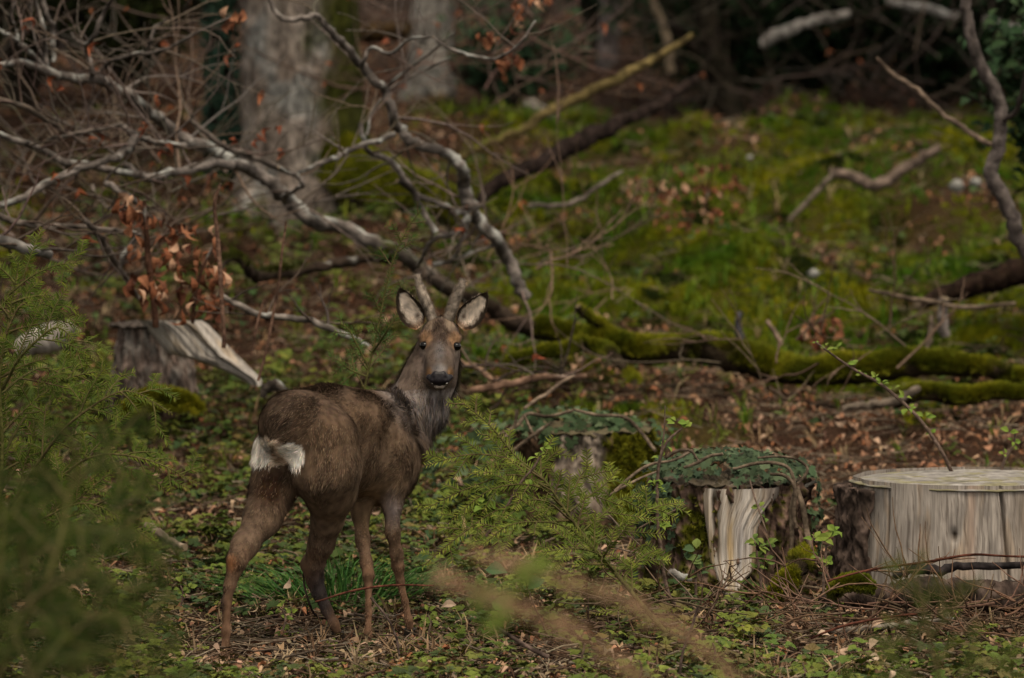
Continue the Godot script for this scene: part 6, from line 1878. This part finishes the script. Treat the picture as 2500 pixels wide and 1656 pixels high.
	# curled dead leaves that lie singly
	for q in [[2145, 1525, 11.6, "large curled pale brown leaf leaning on the whitened branch before the cut stump"], [2130, 1610, 11.1, "pale folded leaf standing upright near the bottom edge under the cut stump"], [2060, 1585, 11.3, "buff curled leaf left of the upright folded leaf at lower right"], [2135, 1575, 11.35, "tan leaf lying between the folded leaf and the whitened branch"], [2010, 1552, 11.5, "beige leaf flat on the twigs below the bark covered log"], [700, 1425, 12.3, "crumpled pinkish brown leaf between the deer's hind legs"], [1095, 1480, 11.9, "dark brown curled leaf right of the deer's foreleg"], [2170, 1650, 10.9, "torn pale leaf at the bottom edge under the blurred yew sprig"]]:
		var o := part("dead_leaf", dry_leaf_mesh(rng.randi() % 3), tinted(M.dry, mixc(Color(0.33, 0.22, 0.15), Color(0.5, 0.38, 0.28), rng.randf())))
		tag(o, q[3], "leaf")
		var z := rand(0.032, 0.045)
		o.transform = frame(at(q[0], q[1], q[2]), Vector3(rand(-.5, .5), rand(.3, 1), rand(.4, 1)), Vector3(rand(-1, 1), rand(-.6, 1), rand(-.3, .3)), z, z)
	# pale stones and flints on the bank
	for s in [[1971, 306, 23.6, 20], [2099, 332, 23.6, 15], [1830, 382, 21.8, 10], [2478, 232, 26.0, 17], [1987, 663, 18.6, 18], [2335, 448, 20.6, 24], [2382, 440, 20.6, 18]]:
		var p := at(s[0], s[1], s[2])
		var txt: String = {1971: "tallest of the pale stones on the crest of the mossy bank", 2026: "small pale stone between the two taller ones on the bank crest", 2099: "upright pale stone on the crest of the bank, right of the tallest", 1830: "tiny pale stone on the grass at the left of the bank", 2191: "small bluish stone above the crooked branch on the bank", 2478: "white stone high in the dark shrubs near the right edge", 2050: "small white stone low on the mossy bank", 1987: "bluish white stone at the foot of the mossy bank", 2335: "left one of two touching white stones by the sapling stem", 2382: "right one of two touching white stones by the sapling stem", 1452: "pale stone on the litter left of the bank", 2255: "grey stone beside the half buried log"}[int(s[0])]
		var o := thing("stone", txt, "stone", p)
		var mb := MB.new()
		var r: float = s[3] * K * s[2] * 0.72
		p.y -= r * 0.3
		tube(mb, PackedVector3Array([p + Vector3(0, -r, 0), p + Vector3(0, -r * .7, 0), p, p + Vector3(0, r * .6, 0), p + Vector3(0, r * 0.85, 0)]), PackedFloat32Array([r * .3, r * .85, r * 1.1, r * .72, r * .2]), 12, 0.7, func(q, _n, _w): return Color(0.36, 0.355, 0.33) * (1.0 + 0.5 * n2.get_noise_3dv(q * 12.0)))
		mb.smooth_normals()
		build("rock", mb, M.stone, o)

# evergreen shrubs that close the view
func shrub(label: String, px: float, d: float, wide: float, high: float, count: int, col: Color) -> void:
	var base := on_ground(px, d)
	var t := thing("evergreen_shrub", label, "shrub", base)
	var xf := []
	var cl := []
	var stems := MB.new()
	for i in 14:
		var tip := base + Vector3(rand(-.7, .7) * wide, rand(.5, .95) * high, rand(-.5, .5) * wide)
		var w := PackedVector3Array()
		for j in 6:
			var u := j / 5.0
			w.append(base + Vector3((tip.x - base.x) * u, (tip.y - base.y) * pow(u, 0.8), (tip.z - base.z) * u) + Vector3(rand(-.05, .05), rand(-.05, .05), rand(-.05, .05)) * u)
		tube(stems, w, taper(6, 0.03, 0.006), 5, 0.1, func(_p, _n, _w): return Color(0.08, 0.06, 0.045), false)
		for j in count / 14:
			var u := rand(0.25, 1.0)
			var k := clampi(int(u * 5), 0, 4)
			var p := w[k].lerp(w[k + 1], u * 5 - k) + Vector3(rand(-1, 1), rand(-1, 1), rand(-1, 1)) * 0.22 * wide * (0.5 + 0.5 * u)
			var s := rand(0.05, 0.1)
			xf.append(frame(p, Vector3(rand(-.8, .8), 1, rand(-.6, 1)), Vector3(rand(-1, 1), rand(-.8, .5), rand(-1, 1)), s, s))
			cl.append(vary(col, 0.45))
	build("stems", stems, M.twig, t)
	stuff("foliage", flat_leaf(1), M.ivy, xf, cl, t)

func shrubs() -> void:
	var ev := Color(0.022, 0.04, 0.018)
	shrub("dark evergreen shrub behind the bank, left of the stones", 1760, 29.0, 1.3, 1.3, 5200, ev)
	shrub("dark evergreen shrub directly behind the tallest bank stones", 2010, 29.5, 1.5, 1.5, 6500, ev)
	shrub("dark evergreen shrub behind the thin diagonal sapling branch", 2270, 29.0, 1.5, 1.5, 6500, ev)
	shrub("dark evergreen shrub at the right edge behind the sapling", 2560, 28.0, 1.5, 1.7, 6500, ev)
	shrub("dark evergreen shrub crowding the right edge below the sapling", 2680, 18.0, 0.7, 1.5, 4200, ev)
	shrub("black green shrub near the top right beyond the pale logs", 2150, 36.0, 2.2, 2.4, 6500, ev * 0.8)
	shrub("dark shrub at the top beyond the shaded mossy trunk", 1700, 38.0, 1.6, 2.0, 4500, ev)
	shrub("dark shrub in the far top left corner", 60, 27.0, 1.6, 2.2, 5200, Color(0.022, 0.03, 0.01))
	shrub("olive dark shrub behind the left limbs", 330, 29.0, 1.5, 1.7, 4500, Color(0.03, 0.035, 0.01))
	shrub("low holly shrub beneath the grey tree", 1235, 27.0, 0.6, 0.6, 1600, Color(0.03, 0.055, 0.028))
	shrub("dark holly crown at the top beside the slender trunk", 1450, 33.0, 0.7, 2.0, 1800, Color(0.025, 0.045, 0.026))

# evergreen crowns above the frame, part of the trees behind
func crown(t: Node3D, centre: Vector3, size: Vector3, count: int, col: Color) -> void:
	var xf := []
	var cl := []
	for i in count:
		var v := Vector3(rand(-1, 1), rand(-1, 1), rand(-1, 1))
		while v.length() > 1.0:
			v = Vector3(rand(-1, 1), rand(-1, 1), rand(-1, 1))
		var p := centre + v * size
		var lim := 1.67 + (-p.z) * 0.012 + 0.5
		if p.y < lim and p.z < -17.0:
			p.y = lim + rand(0, 0.6)
		var s := rand(0.2, 0.42)
		xf.append(frame(p, Vector3(rand(-.7, .7), 1, rand(-.7, .7)), Vector3(rand(-1, 1), rand(-.6, .2), rand(-1, 1)), s, s))
		cl.append(vary(col, 0.4))
	stuff("crown", flat_leaf(1), M.leaf, xf, cl, t)

func crowns() -> void:
	var col := Color(0.03, 0.05, 0.02)
	crown(get_node("ivy_clad_tree"), Vector3(-5.2, 5.0, -24.0), Vector3(3.6, 3.0, 8.0), 3600, col)
	crown(get_node("yew_seedling"), Vector3(-3.6, 2.6, -12.5), Vector3(1.7, 2.2, 4.5), 1500, col)
	crown(get_node("shaded_tree"), Vector3(3.6, 5.0, -30.0), Vector3(4.2, 2.9, 8.0), 4600, col)
	crown(get_node("grey_tree"), Vector3(-0.6, 6.8, -47.0), Vector3(6.5, 3.6, 10.0), 4200, col)
	crown(get_node("beech_tree"), Vector3(-2.0, 6.5, -21.0), Vector3(3.0, 2.6, 3.0), 500, Color(0.1, 0.09, 0.04))

func steps() -> Array:
	return [["ground", ground_sheet], ["trees", trees], ["shrubs", shrubs], ["stumps", stumps], ["fallen", fallen], ["thickets", thickets], ["deer", deer], ["plants", plants], ["crowns", crowns], ["strewn", strewn]]

func _ready() -> void:
	rng.seed = 77
	n1.seed = 11; n1.noise_type = FastNoiseLite.TYPE_SIMPLEX_SMOOTH; n1.frequency = 1.0; n1.fractal_type = FastNoiseLite.FRACTAL_NONE
	n2.seed = 12; n2.noise_type = FastNoiseLite.TYPE_SIMPLEX_SMOOTH; n2.frequency = 1.0; n2.fractal_octaves = 3
	n3.seed = 13; n3.noise_type = FastNoiseLite.TYPE_SIMPLEX_SMOOTH; n3.frequency = 1.0; n3.fractal_octaves = 2
	# camera: a long lens, wide open, focused on the deer
	var cam := Camera3D.new()
	cam.name = "camera"
	cam.fov = rad_to_deg(2.0 * atan(0.075))
	cam.near = 0.1
	cam.far = 900.0
	var attr := CameraAttributesPhysical.new()
	attr.frustum_focal_length = 160.0
	attr.frustum_focus_distance = 11.95
	attr.frustum_near = 0.1
	attr.frustum_far = 900.0
	attr.exposure_aperture = 4.0
	cam.attributes = attr
	add_child(cam)
	cam.fov = rad_to_deg(2.0 * atan(0.075))
	cam.transform = Transform3D(cam_basis, EYE)
	cam.current = true
	var env := Environment.new()
	env.background_mode = Environment.BG_SKY
	var sky := Sky.new()
	var sm := ProceduralSkyMaterial.new()
	sm.sky_top_color = Color(0.81, 0.79, 0.755)
	sm.sky_horizon_color = Color(0.72, 0.705, 0.675)
	sm.sky_curve = 0.3
	sm.ground_bottom_color = Color(0.1, 0.09, 0.07)
	sm.ground_horizon_color = Color(0.25, 0.25, 0.22)
	sky.sky_material = sm
	env.sky = sky
	env.background_energy_multiplier = 0.78
	env.tonemap_mode = Environment.TONE_MAPPER_LINEAR
	env.tonemap_exposure = 2.6
	env.sdfgi_enabled = true
	env.ssao_enabled = true
	env.ssil_enabled = true
	var we := WorldEnvironment.new()
	we.name = "air"
	we.environment = env
	add_child(we)
	var sun := DirectionalLight3D.new()
	sun.name = "overcast_sun"
	sun.light_color = Color(1.0, 0.94, 0.85)
	sun.light_energy = 0.42
	sun.light_angular_distance = 24.0
	sun.shadow_enabled = true
	sun.rotation_degrees = Vector3(-66, 20, 0)
	add_child(sun)
	materials()
	var t0 := Time.get_ticks_msec()
	for step in steps():
		step[1].call()
		print(step[0], " ", Time.get_ticks_msec() - t0)
